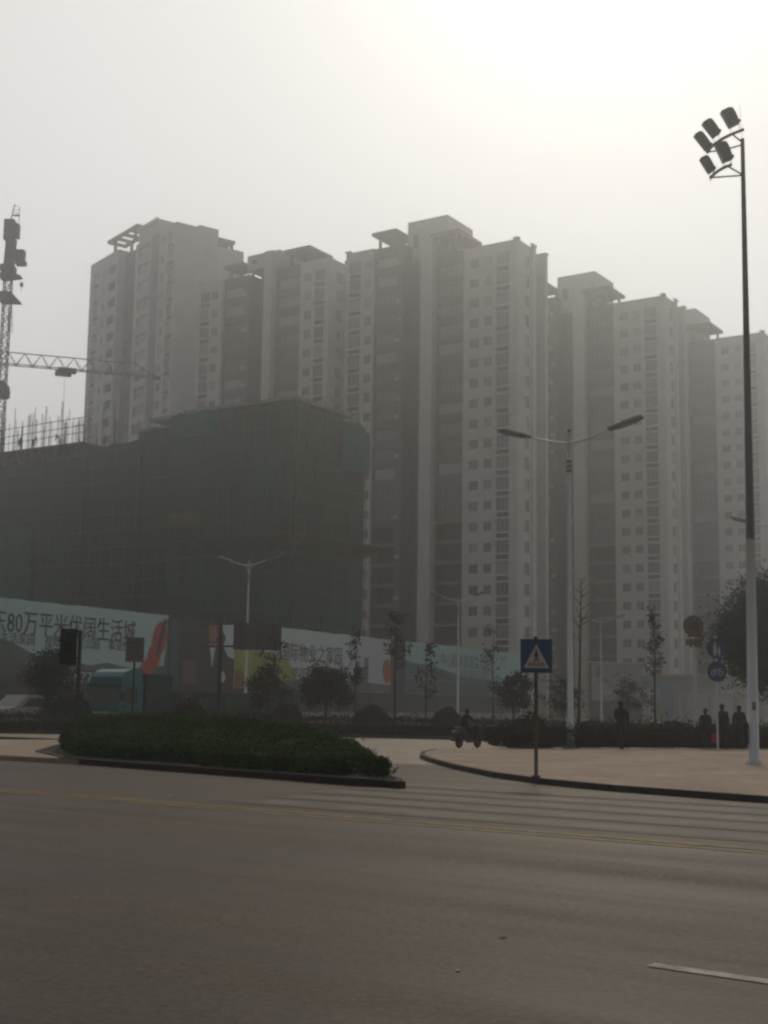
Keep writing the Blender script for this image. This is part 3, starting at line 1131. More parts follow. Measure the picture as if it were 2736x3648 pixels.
pl.build('catch_platform', M['bamboo'], sb)
# the open deck over the low part, its posts, rails and starter bars
dk_ = MB()
dk_.box(-48.5, -29.5, 0.2, 10, 29.75, 29.98)
dk_.build('deck', M['rebar'], sb)
rs = random.Random(3)
for i in range(15):
    x = -48 + i * 1.28
    pm = MB()
    pm.box(x - 0.1, x + 0.1, 0.5, 0.7, 28.0, 29.745)
    pm.build('deck_post', M['rebar'], sb)
    if rs.random() < 0.5:
        pm = MB()
        pm.box(x + 0.15, x + 0.85, 0.6, 1.0, 28.3, 29.2 + rs.random() * 0.4)
        pm.build('formwork_box', M['rebar'], sb)
for z in (30.9, 31.7, 32.6):
    rl = MB()
    rl.tube([(-48.5, 0.3, z - 0.1), (-29.3, 0.3, z + 0.15)], 0.045, 4)
    rl.build('rail', M['rebar'], sb)
rb = MB()
for i in range(80):
    x = rs.uniform(-48, -29.8)
    y = rs.choice((0.6, 3.5, 6.5, 9.2)) + rs.uniform(-.3, .3)
    h = rs.choice((32.5, 33.3, 34.2, 35.4)) + rs.uniform(-.4, .5)
    rb.tube([(x, y, 29.9), (x + rs.uniform(-.06, .06), y, h)], 0.05, 4)
    if rs.random() < .35:
        rb.tube([(x + 0.25, y, 29.9), (x + .25, y, h - 0.2)], 0.035, 4)
tag(rb.build('starter_bar', M['rebar'], sb), kind='stuff')


# ------------------------------------------------------------------ tower cranes
def lattice(mb, p0, p1, w, h, bay, r, rd_=None):
    """four chords with diagonals between p0 and p1; w across, h up (for a mast both are the section)"""
    p0, p1 = Vector(p0), Vector(p1)
    d = (p1 - p0).normalized()
    up = Vector((0, 0, 1)) if abs(d.z) < 0.9 else Vector((0, 1, 0))
    s = d.cross(up).normalized()
    u = s.cross(d).normalized()
    L_ = (p1 - p0).length
    n = max(1, int(round(L_ / bay)))
    cs = [s * w / 2 + u * h / 2, -s * w / 2 + u * h / 2, -s * w / 2 - u * h / 2, s * w / 2 - u * h / 2]
    rd_ = rd_ or r * 0.6
    for c in cs:
        mb.tube([p0 + c, p1 + c], r, 4)
    for i in range(n):
        a, b = p0 + d * (L_ * i / n), p0 + d * (L_ * (i + 1) / n)
        for k in range(4):
            c, e = cs[k], cs[(k + 1) % 4]
            if i % 2:
                c, e = e, c
            mb.tube([a + c, b + e], rd_, 4, caps=False)
            mb.tube([a + cs[k], a + cs[(k + 1) % 4]], rd_, 4, caps=False)

cr = thing('tower_crane', 'dark tower crane mast with platforms and a cab at the left edge of the photo', 'tower crane', (-47.05, 161.5, 0), 0)
mb = MB()
lattice(mb, (0, 0, 0), (0, 0, 54.2), 0.86, 0.86, 1.0, 0.075, 0.045)
mb.build('mast', M['crane'], cr)
mb = MB()
mb.box(-0.9, 0.75, -0.9, 0.9, 54.2, 55.0)
mb.build('platform', M['crane'], cr)
mb = MB()
mb.prism([(-0.85, 50.3), (1.75, 50.3), (1.0, 51.1), (0.55, 51.5), (-0.85, 51.5)], 'y', -0.9, 0.9)
mb.build('platform', M['crane'], cr)
mb = MB()
mb.prism([(-0.85, 53.2), (1.65, 53.6), (0.6, 53.9), (-0.85, 53.9)], 'y', -0.9, 0.9)
mb.build('platform', M['crane'], cr)
mb = MB()
lattice(mb, (0, 0, 55.0), (0.15, 0, 58.5), 0.95, 0.95, 0.8, 0.1, 0.07)
mb.box(-0.42, 0.55, -0.42, 0.42, 55.2, 58.2)
mb.build('slewing_tower', M['crane'], cr)
mb = MB()
mb.box(-0.75, 0.5, -0.6, 0.6, 58.3, 60.9)
for i in range(4):
    mb.box(0.504, 1.05, -0.5, 0.5, 58.6 + i * 0.46, 59.0 + i * 0.46)
mb.build('counterweight', M['crane'], cr)
mb = MB()
mb.tube([(-0.1, 0, 60.9), (0.3, 0, 63.0)], 0.07, 4)
mb.tube([(0.95, 0, 60.5), (0.95, 0, 62.7), (0.3, 0, 62.8)], 0.04, 4)
for z in (61.5, 61.9, 62.3):
    mb.tube([(0.1, 0, z), (0.95, 0, z)], 0.035, 4)
mb.box(0.2, 1.0, -0.2, 0.2, 61.5, 61.62)
mb.build('apex_frame', M['crane'], cr)
mb = MB()
mb.prism([(0.9, 55.1), (2.0, 55.1), (2.15, 55.5), (1.9, 55.9), (1.9, 57.0), (0.95, 57.0)], 'y', -0.55, 0.55)
mb.build('cab', M['crane'], cr)
mb = MB()
mb.tube([(0.5, -0.9, 50.2), (0.75, -0.9, 46.3)], 0.035, 4)
mb.tube([(0.85, -0.9, 50.2), (1.15, -0.9, 46.3)], 0.035, 4)
for i in range(8):
    z = 46.4 + i * 0.48
    k = (50.2 - z) / 3.9
    mb.tube([(0.5 + .25 * k, -0.9, z), (0.85 + .3 * k, -0.9, z + (0.4 if i % 2 else 0))], 0.025, 4)
mb.tube([(1.9, -0.8, 51.5), (1.9, -0.8, 52.1)], 0.03, 4)
mb.box(1.75, 2.1, -0.95, -0.65, 52.1, 52.6)
mb.build('ladder', M['crane'], cr)
mb = MB()
mb.prism([(-0.6, 38.3), (0.75, 38.2), (0.85, 39.0), (0.7, 39.8), (0.2, 40.3), (-0.6, 40.2)], 'y', -0.7, 0.7)
mb.build('climbing_collar', M['crane'], cr)

cj = thing('tower_crane', 'long yellowish crane jib with a trolley reaching in from the left edge', 'tower crane', (-66.5, 158.0, 0), R(18))
mb = MB()
lattice(mb, (0, 0, 0), (0, 0, 44.8), 1.3, 1.3, 1.5, 0.09)
mb.build('mast', M['crane_jib'], cj)
jb = MB()
n = 20
j0, j1 = -4.0, 36.3
for i in range(n):
    a, b = j0 + (j1 - j0) * i / n, j0 + (j1 - j0) * (i + 1) / n
    jb.tube([(a, 0, 44.7), (a + (b - a) / 2, -0.55, 43.15)], 0.04, 4, caps=False)
    jb.tube([(a + (b - a) / 2, -0.55, 43.15), (b, 0, 44.7)], 0.04, 4, caps=False)
    jb.tube([(a, 0, 44.7), (a + (b - a) / 2, 0.55, 43.15)], 0.04, 4, caps=False)
    jb.tube([(a + (b - a) / 2, 0.55, 43.15), (b, 0, 44.7)], 0.04, 4, caps=False)
    jb.tube([(a, -0.55, 43.15), (b, 0.55, 43.15)], 0.03, 4, caps=False)
jb.tube([(j0, 0, 44.7), (j1, 0, 44.7)], 0.075, 5)
jb.tube([(j1, 0, 44.7), (j1 + 1.0, 0, 43.9), (j1 + 2.4, 0, 43.3)], 0.06, 5)
for s in (-0.55, 0.55):
    jb.tube([(j0, s, 43.15), (j1 + 2.6, s * 0.8, 43.15)], 0.07, 5)
jb.box(j1 + 2.0, j1 + 2.9, -0.4, 0.4, 42.95, 43.35)
jb.build('jib', M['crane_jib'], cj)
mb = MB()
mb.box(26.3, 28.6, -0.65, 0.65, 42.75, 43.25)
mb.box(26.0, 28.0, -0.5, 0.5, 42.3, 42.9)
mb.build('trolley', M['crane'], cj)
mb = MB()
mb.tube([(27.2, 0, 42.4), (27.2, 0, 33.0)], 0.02, 4)
mb.build('hoist_rope', M['crane'], cj)

# ------------------------------------------------------------------ advertising hoarding along the site
HA = R(27.5)
HX = Vector((math.sin(HA), math.cos(HA), 0))
W0 = Vector((-16.447, 103.5, 0))
HS = -30.0                                            # left end, metres along the wall from W0
h_org = W0 + HX * HS
hb = thing('hoarding', 'long advertising hoarding with printed banner panels and Chinese lettering along the building site', 'hoarding', h_org, math.pi / 2 - HA)
def hx(s):
    return s - HS
ZB, ZT = 2.86, 8.20
mb = MB()
mb.box(0, hx(72.6), 0.12, 0.30, 0.9, ZT - 0.1)
for i in range(35):
    x = i * 3.0
    mb.box(x, x + 0.12, 0.302, 0.9, 0, ZT - 0.3)
mb.build('back_frame', M['hoard_steel'], hb)
mb = MB()
mb.box(0, hx(72.6), 0.02, 0.35, 0, 0.9)
mb.build('base_wall', M['hoard_white'], hb)
for i in range(34):
    mb = MB()
    x = i * 3.0
    mb.box(x + 0.03, x + 2.97, 0.05, 0.118, 0.93, ZB - 0.06)
    mb.build('panel', M['hoard_steel'], hb)
PAN = [(-30, 0.10, 'ban_pale'), (0.12, 5.3, 'ban_dark'), (5.32, 9.3, 'ban_dark'), (9.32, 29.0, 'ban_white'), (29.02, 37.6, 'ban_lilac'), (37.62, 40.3, 'ban_dark'),
       (40.9, 63.5, 'ban_teal'), (63.8, 72.5, 'ban_teal')]
for a, b, k in PAN:
    mb = MB()
    top = ZT - (0.0 if k != 'ban_dark' else 0.12)
    nseg = max(1, int((b - a) / 1.6))
    rs = random.Random(int(a * 10) + 999)
    # stretched cloth, slightly uneven along its top edge
    tops = [top + rs.uniform(-0.05, 0.05) for _ in range(nseg + 1)]
    for i in range(nseg):
        x0, x1 = hx(a) + (b - a) * i / nseg, hx(a) + (b - a) * (i + 1) / nseg
        mb.quad((x0, 0.03 + 0.012 * (i % 2), ZB), (x1, 0.03 + 0.012 * ((i + 1) % 2), ZB), (x1, 0.03 + 0.012 * ((i + 1) % 2), tops[i + 1]), (x0, 0.03 + 0.012 * (i % 2), tops[i]))
        mb.quad((x1, 0.1, ZB), (x0, 0.1, ZB), (x0, 0.1, tops[i]), (x1, 0.1, tops[i + 1]))
        mb.quad((x0, 0.03, tops[i]), (x1, 0.03, tops[i + 1]), (x1, 0.1, tops[i + 1]), (x0, 0.1, tops[i]))
    mb.build('banner', M[k], hb)

def print_shape(name, pts, m, y, smooth=0):
    """a printed shape: pts in (s, z), laid on the banner"""
    mb = MB()
    mb.prism([(hx(s), z) for s, z in pts], 'y', y, y + 0.004)
    return mb.build(name, M[m], hb)

def ell(cx, cz, rx, rz, n=20, a0=0, tilt=0.0):
    out = []
    for i in range(n):
        t = 2 * math.pi * i / n
        x, z = rx * math.cos(t), rz * math.sin(t)
        out.append((cx + x * math.cos(tilt) - z * math.sin(tilt), cz + x * math.sin(tilt) + z * math.cos(tilt)))
    return out[::-1]

# left banner: hills, lettering, a violin
hill = [(-30, 2.87), (0.05, 2.87), (0.05, 4.3), (-2, 4.35), (-4, 4.0), (-7, 4.35), (-9, 4.1), (-12, 4.5), (-14.5, 4.6), (-17, 5.4), (-20, 5.9), (-24, 5.6), (-30, 6.2)]
print_shape('printed_hills', hill, 'ban_hill', 0.016)
print_shape('printed_hills', [(-30, 2.88), (0.05, 2.88), (0.05, 3.55), (-8, 3.75), (-16, 3.55), (-30, 4.0)], 'ban_dark', 0.010)
letters('东80万平米优阔生活城', 1.8, M['ban_text'], hb, hx(-18.8), 0.004, 6.02, width=14.9)
letters('居    生活家园    视野国    主公园    事业性', 0.82, M['ban_text2'], hb, hx(-19.6), 0.004, 5.32, width=15.0)
letters('340677', 1.0, M['ban_white'], hb, hx(-12.6), 0.0, 2.92, width=4.0)
print_shape('printed_box', [(-19.4, 2.95), (-15.4, 2.95), (-15.4, 3.95), (-19.4, 3.95)], 'ban_text2', 0.006)
print_shape('printed_violin', ell(-0.95, 6.35, 0.85, 1.35, 22, tilt=-0.22), 'ban_red', -0.002)
print_shape('printed_violin', ell(-1.55, 5.05, 0.75, 0.95, 22, tilt=-0.3), 'ban_red', -0.0065)
print_shape('printed_violin', ell(-2.35, 4.15, 1.05, 0.62, 18, tilt=0.6), 'ban_red', -0.011)
print_shape('printed_fingerboard', [(-1.45, 5.2), (-1.05, 5.05), (-0.1, 7.75), (-0.5, 7.9)], 'ban_dark', -0.0155)
print_shape('printed_shade', [(-0.5, 2.9), (0.08, 2.9), (0.08, 8.0), (-0.08, 8.0), (-0.05, 6.0), (-0.3, 4.6)], 'ban_teal2', -0.020)
# second and third banners: dark stage with a player
print_shape('printed_block', [(0.5, 2.95), (1.5, 2.95), (1.5, 7.9), (0.5, 7.9)], 'ban_blue', 0.012)
print_shape('printed_box', [(2.1, 3.0), (4.0, 3.0), (4.0, 4.9), (2.1, 4.9)], 'signback', 0.008)
print_shape('printed_face', [(5.5, 8.0), (6.6, 8.0), (6.75, 7.3), (6.4, 6.4), (6.0, 6.1), (5.55, 6.9)], 'ban_orange', 0.012)
print_shape('printed_collar', [(5.6, 6.4), (6.1, 6.0), (6.6, 6.4), (6.3, 5.2), (6.1, 4.4), (5.9, 5.3)], 'ban_white', 0.008)
print_shape('printed_cloth', [(7.3, 8.0), (9.25, 8.0), (9.25, 5.2), (8.3, 5.4), (7.6, 6.2), (8.0, 6.9), (7.5, 7.4)], 'ban_white', 0.012)
print_shape('printed_cloth', [(7.2, 3.4), (7.8, 3.2), (8.1, 3.7), (7.7, 4.2), (7.2, 4.0)], 'ban_white', 0.008)
# fourth banner: pale with a yellow-green meadow
print_shape('printed_meadow', [(9.35, 2.9), (19.5, 2.9), (19.0, 4.4), (17.5, 5.6), (14.5, 6.0), (11.5, 6.2), (9.35, 6.6)], 'ban_yellow', 0.016)
print_shape('printed_orange', [(9.4, 2.95), (11.7, 2.95), (11.4, 3.7), (10.4, 4.3), (9.4, 4.3)], 'ban_orange', 0.010)
print_shape('printed_hills', [(9.4, 2.9), (37.5, 2.9), (37.5, 3.6), (30, 3.9), (24, 3.6), (19, 3.8), (14, 3.3), (9.4, 3.1)], 'ban_hill', 0.006)
letters('国际物业之家园', 1.75, M['ban_text2'], hb, hx(16.5), 0.004, 5.5, width=11.0)
letters('都东方新品质生活', 1.1, M['ban_text2'], hb, hx(18.5), 0.004, 3.95, width=9.5)
print_shape('printed_towers', [(30.2, 3.4), (30.2, 5.8), (31.0, 5.8), (31.0, 5.2), (32.0, 5.2), (32.0, 6.2), (32.8, 6.2), (32.8, 3.4)], 'ban_text2', 0.012)
print_shape('printed_red', ell(36.75, 5.0, 0.95, 1.2, 18, tilt=0.15), 'ban_red', 0.010)
print_shape('printed_edge', ell(37.0, 5.5, 0.55, 0.75, 14, tilt=0.3), 'ban_orange', 0.005)
# fifth banner: teal with hills, water and a pavilion
print_shape('printed_hills', [(40.95, 4.55), (55, 4.2), (63.4, 4.3), (63.4, 4.7), (56, 4.9), (50, 5.6), (46, 6.0), (43, 6.0), (40.95, 6.3)], 'ban_teal2', 0.016)
print_shape('printed_water', [(40.95, 2.9), (63.4, 2.9), (63.4, 4.28), (55, 4.18), (40.95, 4.5)], 'ban_blue', 0.016)
print_shape('printed_pavilion', [(45.5, 4.6), (47.0, 5.3), (50.0, 5.5), (53.0, 4.5), (51.4, 4.5), (51.4, 3.0), (51.0, 3.0), (51.0, 4.5), (48.3, 4.5), (48.3, 3.0), (47.8, 3.0), (47.8, 4.5)], 'hoard_steel', 0.010)
letters('中心园林景观文化品', 1.7, M['ban_text2'], hb, hx(49.5), 0.004, 6.0, width=13.5)
letters('生活核心美好足以居住', 1.1, M['ban_text2'], hb, hx(53.5), 0.004, 4.8, width=9.5)

# ------------------------------------------------------------------ what stands farther along the street, on the right
gt = thing('site_gate', 'pale blue site gate with two pillars and a lintel far down the street', 'gate', (37.2, 186.0, 0), R(-12))
mb = MB()
mb.box(-3.9, -2.2, 0, 1.4, 0, 4.3)
mb.box(-3.95, -2.15, -0.05, 1.45, 4.301, 4.6)
mb.build('pillar', M['gateblue'], gt)
mb = MB()
mb.box(1.0, 2.7, 0, 1.4, 0, 4.0)
mb.box(0.95, 2.75, -0.05, 1.45, 4.001, 4.3)
mb.build('pillar', M['gateblue'], gt)
mb = MB()
mb.prism([(-4.4, 4.61), (3.3, 4.31), (3.3, 5.1), (0.0, 6.0), (-3.0, 6.4), (-4.4, 5.6)], 'y', -0.1, 1.3)
mb.build('lintel', M['gateblue'], gt)
mb = MB()
for i in range(11):
    x = -2.1 + i * 0.3
    mb.box(x, x + 0.05, 0.6, 0.65, 0.1, 3.0)
mb.box(-2.15, 0.98, 0.595, 0.655, 2.0, 2.1)
mb.build('leaf_bars', M['hoard_steel'], gt)

hb2 = thing('hoarding', 'short pale banner hoarding with dark ornaments just left of the blue gate', 'hoarding', (26.6, 172, 0), R(24))
mb = MB()
mb.box(0, 7.6, 0, 0.15, 2.6, 7.2)
mb.build('banner', M['hoard_white'], hb2)
mb = MB()
mb.box(-0.2, 7.8, 0.17, 0.3, 0, 7.3)
mb.build('back_frame', M['hoard_steel'], hb2)
mb = MB()
mb.box(-0.3, 7.9, -0.2, 0.5, 7.301, 7.5)
mb.build('coping', M['wallpale'], hb2)
rs = random.Random(17)
for i in range(9):
    mb = MB()
    cx, cz = rs.uniform(0.8, 6.8), rs.uniform(3.6, 6.6)
    mb.prism(ell(cx, cz, rs.uniform(0.3, 0.9), rs.uniform(0.12, 0.3), 10, tilt=rs.uniform(-1, 1)), 'y', -0.01 - 0.003 * i, -0.004)
    mb.build('printed_ornament', M['ban_text2'], hb2)
bw = thing('boundary_wall', 'low pale boundary wall with a coping behind the right-hand tree', 'wall', (40.8, 187, 0), R(8))
mb = MB()
mb.box(0, 34, 0, 0.4, 0, 3.6)
mb.build('wall', M['wallpale'], bw)
mb = MB()
mb.box(-0.2, 34.2, -0.15, 0.55, 3.601, 3.85)
mb.build('coping', M['wallpale'], bw)
for i in range(9):
    mb = MB()
    mb.box(0.6 + i * 3.7, 1.2 + i * 3.7, -0.12, -0.002, 0, 3.6)
    mb.build('pier', M['hoard_white'], bw)
gh = thing('gatehouse', 'small pale flat roofed gatehouse right of the blue gate', 'gatehouse', (43.5, 193.5, 0), R(-33))
mb = MB()
mb.facade((-5, 0, 0), (1, 0, 0), 10, 6.2, [(1.0, 2.6, 1.2, 3.0, 0.3, 1), (4.0, 5.6, 1.2, 3.0, 0.3, 1), (7, 8.6, 1.2, 3.0, 0.3, 1)])
mb.quad((5, 0, 0), (5, 6, 0), (5, 6, 6.2), (5, 0, 6.2))
mb.quad((5, 6, 0), (-5, 6, 0), (-5, 6, 6.2), (5, 6, 6.2))
mb.quad((-5, 6, 0), (-5, 0, 0), (-5, 0, 6.2), (-5, 6, 6.2))
mb.build('wall', [M['wallpale'], M['dark_in']], gh)
mb = MB()
mb.box(-6, 6, -1, 7, 6.201, 6.6)
mb.build('roof', M['wallpale'], gh)

# ------------------------------------------------------------------ street lamps
def street_lamp(label, loc, rz):
    t = thing('street_lamp', label, 'street lamp', loc, rz, 'double armed street lamps')
    mb = MB()
    mb.tube([(0, 0, 0.1), (0, 0, 5.2), (0, 0, 10.2), (0, 0, 12.0)], [0.115, 0.095, 0.06, 0.04], 10)
    mb.build('pole', M['lampgrey'], t, smooth=True)
    mb = MB()
    mb.tube([(0, 0, 0.0), (0, 0, 0.9)], [0.17, 0.16], 10)
    mb.box(-0.24, 0.24, -0.24, 0.24, -0.02, 0.06)
    mb.build('base', M['lampgrey'], t)
    for z in (10.5, 10.68, 10.86):
        mb = MB()
        mb.tube([(0, 0, z - 0.035), (0, 0, z + 0.035)], 0.125, 10)
        mb.build('collar', M['lamphead'], t)
    mb = MB()
    mb.sphere((0, 0, 12.08), 0.075)
    mb.build('finial', M['lamphead'], t, smooth=True)
    for s in (-1, 1):
        mb = MB()
        pts = [(s * x, 0, z) for x, z in ((0, 11.58), (0.6, 11.66), (1.3, 11.86), (1.75, 12.0))]
        mb.tube(pts, [0.05, 0.045, 0.035, 0.03], 8)
        a = mb.build('arm', M['lampgrey'], t, smooth=True)
        mb = MB()
        mb.tube([(s * x, 0, z) for x, z in ((0.06, 10.95), (0.12, 11.3), (0.3, 11.55), (0.62, 11.68), (1.0, 11.76))], 0.02, 6)
        mb.build('brace', M['lampgrey'], t, smooth=True)
        mb = MB()
        tilt = 0.26
        T = Matrix.Translation((s * 1.6, 0, 11.99)) @ Matrix.Rotation(-s * tilt, 4, 'Y')
        prof = [(0, -0.06), (0.35, -0.11), (1.25, -0.09), (1.42, -0.03), (1.4, 0.06), (1.1, 0.09), (0.2, 0.06), (0, 0.04)]
        n = len(mb.v)
        for w, sc in ((-0.17, 0.6), (-0.13, 1), (0.13, 1), (0.17, 0.6)):
            for (x, z) in prof:
                mb.v.append(tuple(T @ Vector((s * x, w, z * sc))))
        k = len(prof)
        for r_ in range(3):
            for i in range(k):
                j = (i + 1) % k
                mb.f.append((n + r_ * k + i, n + r_ * k + j, n + (r_ + 1) * k + j, n + (r_ + 1) * k + i))
                mb.m.append(0)
        mb.f.append(tuple(range(n + k - 1, n - 1, -1)))
        mb.m.append(0)
        mb.f.append(tuple(range(n + 3 * k, n + 4 * k)))
        mb.m.append(0)
        hd = mb.build('lamp_head', M['lamphead'], t)
        mb = MB()
        mb.box(0.36, 1.2, -0.1, 0.1, -0.135, -0.1, 0) if s > 0 else mb.box(-1.2, -0.36, -0.1, 0.1, -0.135, -0.1, 0)
        mb.v = [tuple(T @ Vector(p)) for p in mb.v]
        mb.build('lens', M['glass_lamp'], hd)
    return t
G_L = 'double armed street lamps'
lamp = street_lamp('nearest and tallest double armed street lamp, standing behind the clipped hedge', (7.09, 51.0, 0.12), R(-30))
dup(lamp, (-9.8, 98.0, 0), R(-30), 'double armed street lamp in front of the netted building, left of the middle', G_L)
dup(lamp, (7.2, 128.0, 0), R(-30), 'double armed street lamp in front of the nearest tower, above the teal banner', G_L)
dup(lamp, (25.4, 157.0, 0), R(-30), 'faintest double armed street lamp, in front of the second tower', G_L)
dup(lamp, (22.3, 74.5, 0.12), R(-30), 'double armed street lamp at the right edge, mostly hidden by the floodlight mast', G_L)

# ------------------------------------------------------------------ floodlight mast
fm = thing('floodlight_mast', 'tall floodlight mast, white below and dark above, with five floodlights at its top', 'floodlight mast', (10.5, 38.5, 0.12), 0)
K = 38.5 / 4800 / 4.81
def fp(x, z, y=0.0):
    """point in the plane of the mast head, from the drawing units of the head"""
    return Vector(((x - 1212) * K + 0.12, y, 18.50 - (z - 940) * K))
mb = MB()
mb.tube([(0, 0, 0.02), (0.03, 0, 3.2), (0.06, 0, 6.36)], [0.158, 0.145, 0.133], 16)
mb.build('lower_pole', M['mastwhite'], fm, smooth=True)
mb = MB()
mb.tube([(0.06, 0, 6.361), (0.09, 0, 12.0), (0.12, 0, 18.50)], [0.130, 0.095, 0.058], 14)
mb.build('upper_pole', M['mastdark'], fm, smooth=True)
mb = MB()
mb.tube([(0, 0, 0.0), (0, 0, 0.04)], 0.24, 16)
for i in range(6):
    a = i * math.pi / 3
    mb.tube([(0.2 * math.cos(a), 0.2 * math.sin(a), 0.03), (0.2 * math.cos(a), 0.2 * math.sin(a), 0.1)], 0.018, 6)
mb.build('base_plate', M['mastwhite'], fm)
mb = MB()
mb.box(-0.30, -0.155, -0.1, 0.1, 0.55, 1.15)
mb.build('control_box', M['black'], fm)
mb = MB()
mb.box(-0.04, 0.05, -0.165, -0.135, 1.5, 1.72)
mb.build('access_door', M['lamphead'], fm)
for pts in ([(570, 1205, 0), (640, 1100, .12), (740, 990, .2), (870, 890, .24), (1030, 810, .2), (1255, 742, .05)],
            [(620, 1685, 0), (700, 1590, .1), (800, 1500, .18), (900, 1440, .18), (1030, 1400, .1)]):
    mb = MB()
    mb.tube([fp(*p) for p in pts], 0.05, 8)
    mb.build('curved_bar', M['mastdark'], fm, smooth=True)
for pts in ([(1190, 990, 0), (1085, 830, .18)], [(1200, 1055, 0), (980, 1105, .08), (590, 1195, .03)], [(1210, 1625, 0), (985, 1440, .15)],
            [(1215, 1630, 0), (640, 1675, .02)], [(640, 1690, 0), (605, 1755, -.05)]):
    mb = MB()
    mb.tube([fp(*p) for p in pts], 0.026 if pts[0][0] > 700 else 0.012, 8)
    mb.build('strut', M['mastdark'], fm)
mb = MB()
mb.tube([fp(1210, 940), fp(1190, 600), fp(1180, 300)], 0.006, 5)
mb.build('lightning_rod', M['mastdark'], fm)
def flood(p0, p1, depth, legs):
    """p0, p1: the two ends of the glass edge; depth: how far the rounded housing bulges to the right"""
    a, b = fp(*p0), fp(*p1)
    d = (b - a)
    L_ = d.length
    d.normalize()
    n = Vector((-d.z, 0, d.x))
    if n.x < 0:
        n = -n
    prof = [(0.0, 0.0), (0.0, 0.55), (0.03, 0.8), (0.10, 0.96), (0.22, 1.0), (0.45, 1.0), (0.68, 0.96), (0.82, 0.92), (0.86, 1.02), (0.95, 1.02), (1.0, 0.9), (1.0, 0.0)]
    mb = MB()
    rings = ((-0.135, 0.86), (-0.105, 1.0), (0.105, 1.0), (0.135, 0.86))
    k = len(prof)
    for w, sc in rings:
        for t, h in prof:
            q = a + d * (L_ * (0.5 + (t - 0.5) * (0.5 + 0.5 * sc))) + n * (h * depth * sc)
            mb.v.append((q.x, w, q.z))
    for r_ in range(3):
        for i in range(k):
            j = (i + 1) % k
            mb.f.append((r_ * k + i, r_ * k + j, (r_ + 1) * k + j, (r_ + 1) * k + i))
            mb.m.append(0)
    mb.f.append(tuple(range(k)))
    mb.f.append(tuple(range(4 * k - 1, 3 * k - 1, -1)))
    mb.m += [0, 0]
    f = mb.build('floodlight', M['flood'], fm)
    mb = MB()
    c = [a + d * 0.03, b - d * 0.03]
    mb.quad((*(c[0] - n * 0.006).xy, 0), (0, 0, 0), (0, 0, 0), (0, 0, 0)) if False else None
    p, q = c[0] - n * 0.006, c[1] - n * 0.006
    mb.v += [(p.x, -0.1, p.z), (q.x, -0.1, q.z), (q.x, 0.1, q.z), (p.x, 0.1, p.z)]
    mb.f.append((0, 1, 2, 3))
    mb.m.append(0)
    mb.build('glass', M['glass_lamp'], f)
    for (s, e) in legs:
        mb = MB()
        mb.tube([fp(*s), fp(*e)], 0.011, 5)
        mb.build('bracket', M['mastdark'], f)
flood((830, 432), (990, 735), 0.36, [((1005, 715), (1008, 800)), ((1155, 660), (1158, 745))])
flood((492, 655), (690, 925), 0.29, [((690, 905), (697, 1000)), ((782, 860), (788, 920))])
flood((342, 885), (550, 1165), 0.24, [((560, 1140), (575, 1195)), ((600, 1040), (625, 1100))])
flood((715, 1060), (858, 1395), 0.34, [((862, 1370), (868, 1455)), ((990, 1310), (994, 1400))])
flood((438, 1330), (595, 1600), 0.24, [((603, 1590), (615, 1680)), ((665, 1550), (680, 1610))])

# ------------------------------------------------------------------ signs
ps = thing('pedestrian_crossing_sign', 'square blue pedestrian crossing sign on a thin brown pole at the kerb', 'traffic sign', (3.33, 29.24, 0.12), R(3))
mb = MB()
mb.tube([(0, 0.03, 0), (0, 0.03, 3.0)], 0.042, 10)
mb.build('pole', M['polebrown'], ps, smooth=True)
mb = MB()
mb.tube([(0, 0.03, 0.0), (0, 0.03, 0.05)], 0.09, 10)
mb.build('foot', M['polebrown'], ps)
mb = MB()
mb.box(-0.345, 0.345, -0.035, -0.015, 2.22, 2.945)
for z in (2.4, 2.75):
    mb.box(-0.3, 0.3, -0.014, 0.0, z, z + 0.04)
bd = mb.build('board', M['signblue'], ps)
mb = MB()
mb.prism([(-0.275, 2.325), (0.275, 2.325), (0.0, 2.83)], 'y', -0.039, -0.0352)
mb.build('triangle', M['signwhite'], bd)
mb = MB()
def flat(mb, pts, y=-0.043):
    mb.prism(pts, 'y', y, y + 0.0035)
flat(mb, ell(-0.005, 2.70, 0.024, 0.028, 12))
flat(mb, [(-0.03, 2.665), (0.025, 2.665), (0.05, 2.58), (0.035, 2.57), (0.022, 2.61), (0.018, 2.555), (0.06, 2.46), (0.035, 2.455), (0.0, 2.53), (-0.035, 2.45), (-0.06, 2.46), (-0.02, 2.56), (-0.025, 2.61), (-0.05, 2.56), (-0.065, 2.575)][::-1])
mb.build('walker', M['black'], bd)
mb = MB()
for i in range(6):
    x = -0.19 + i * 0.07
    flat(mb, [(x, 2.36), (x + 0.028, 2.36), (x + 0.028 + (0.17 - i * 0.068) * 0.2, 2.44), (x + (0.17 - i * 0.068) * 0.2, 2.44)])
mb.build('crossing_stripes', M['black'], bd)

rsn = thing('speed_limit_sign', 'round red ringed 60 speed limit sign with a small plate, left of the evergreen tree', 'traffic sign', (13.55, 58.8, 0.12), R(8))
mb = MB()
mb.tube([(0, 0.06, 0), (0, 0.06, 5.5)], 0.045, 8)
mb.build('pole', M['lampgrey'], rsn)
mb = MB()
mb.prism(ell(0, 5.1, 0.46, 0.46, 28), 'y', -0.03, 0.0)
mb.build('ring', M['signred'], rsn)
mb = MB()
mb.prism(ell(0, 5.1, 0.365, 0.365, 28), 'y', -0.036, -0.031)
dsk = mb.build('disc', M['signback'], rsn)
me, (a, b) = text_mesh('60', 0.46)
me.materials.append(M['black'])
link('numeral', me, dsk, (-(b + a) / 2, -0.044, 4.94))
mb = MB()
mb.box(-0.36, 0.36, -0.03, 0.0, 4.26, 4.5)
mb.build('plate', M['signback'], rsn)

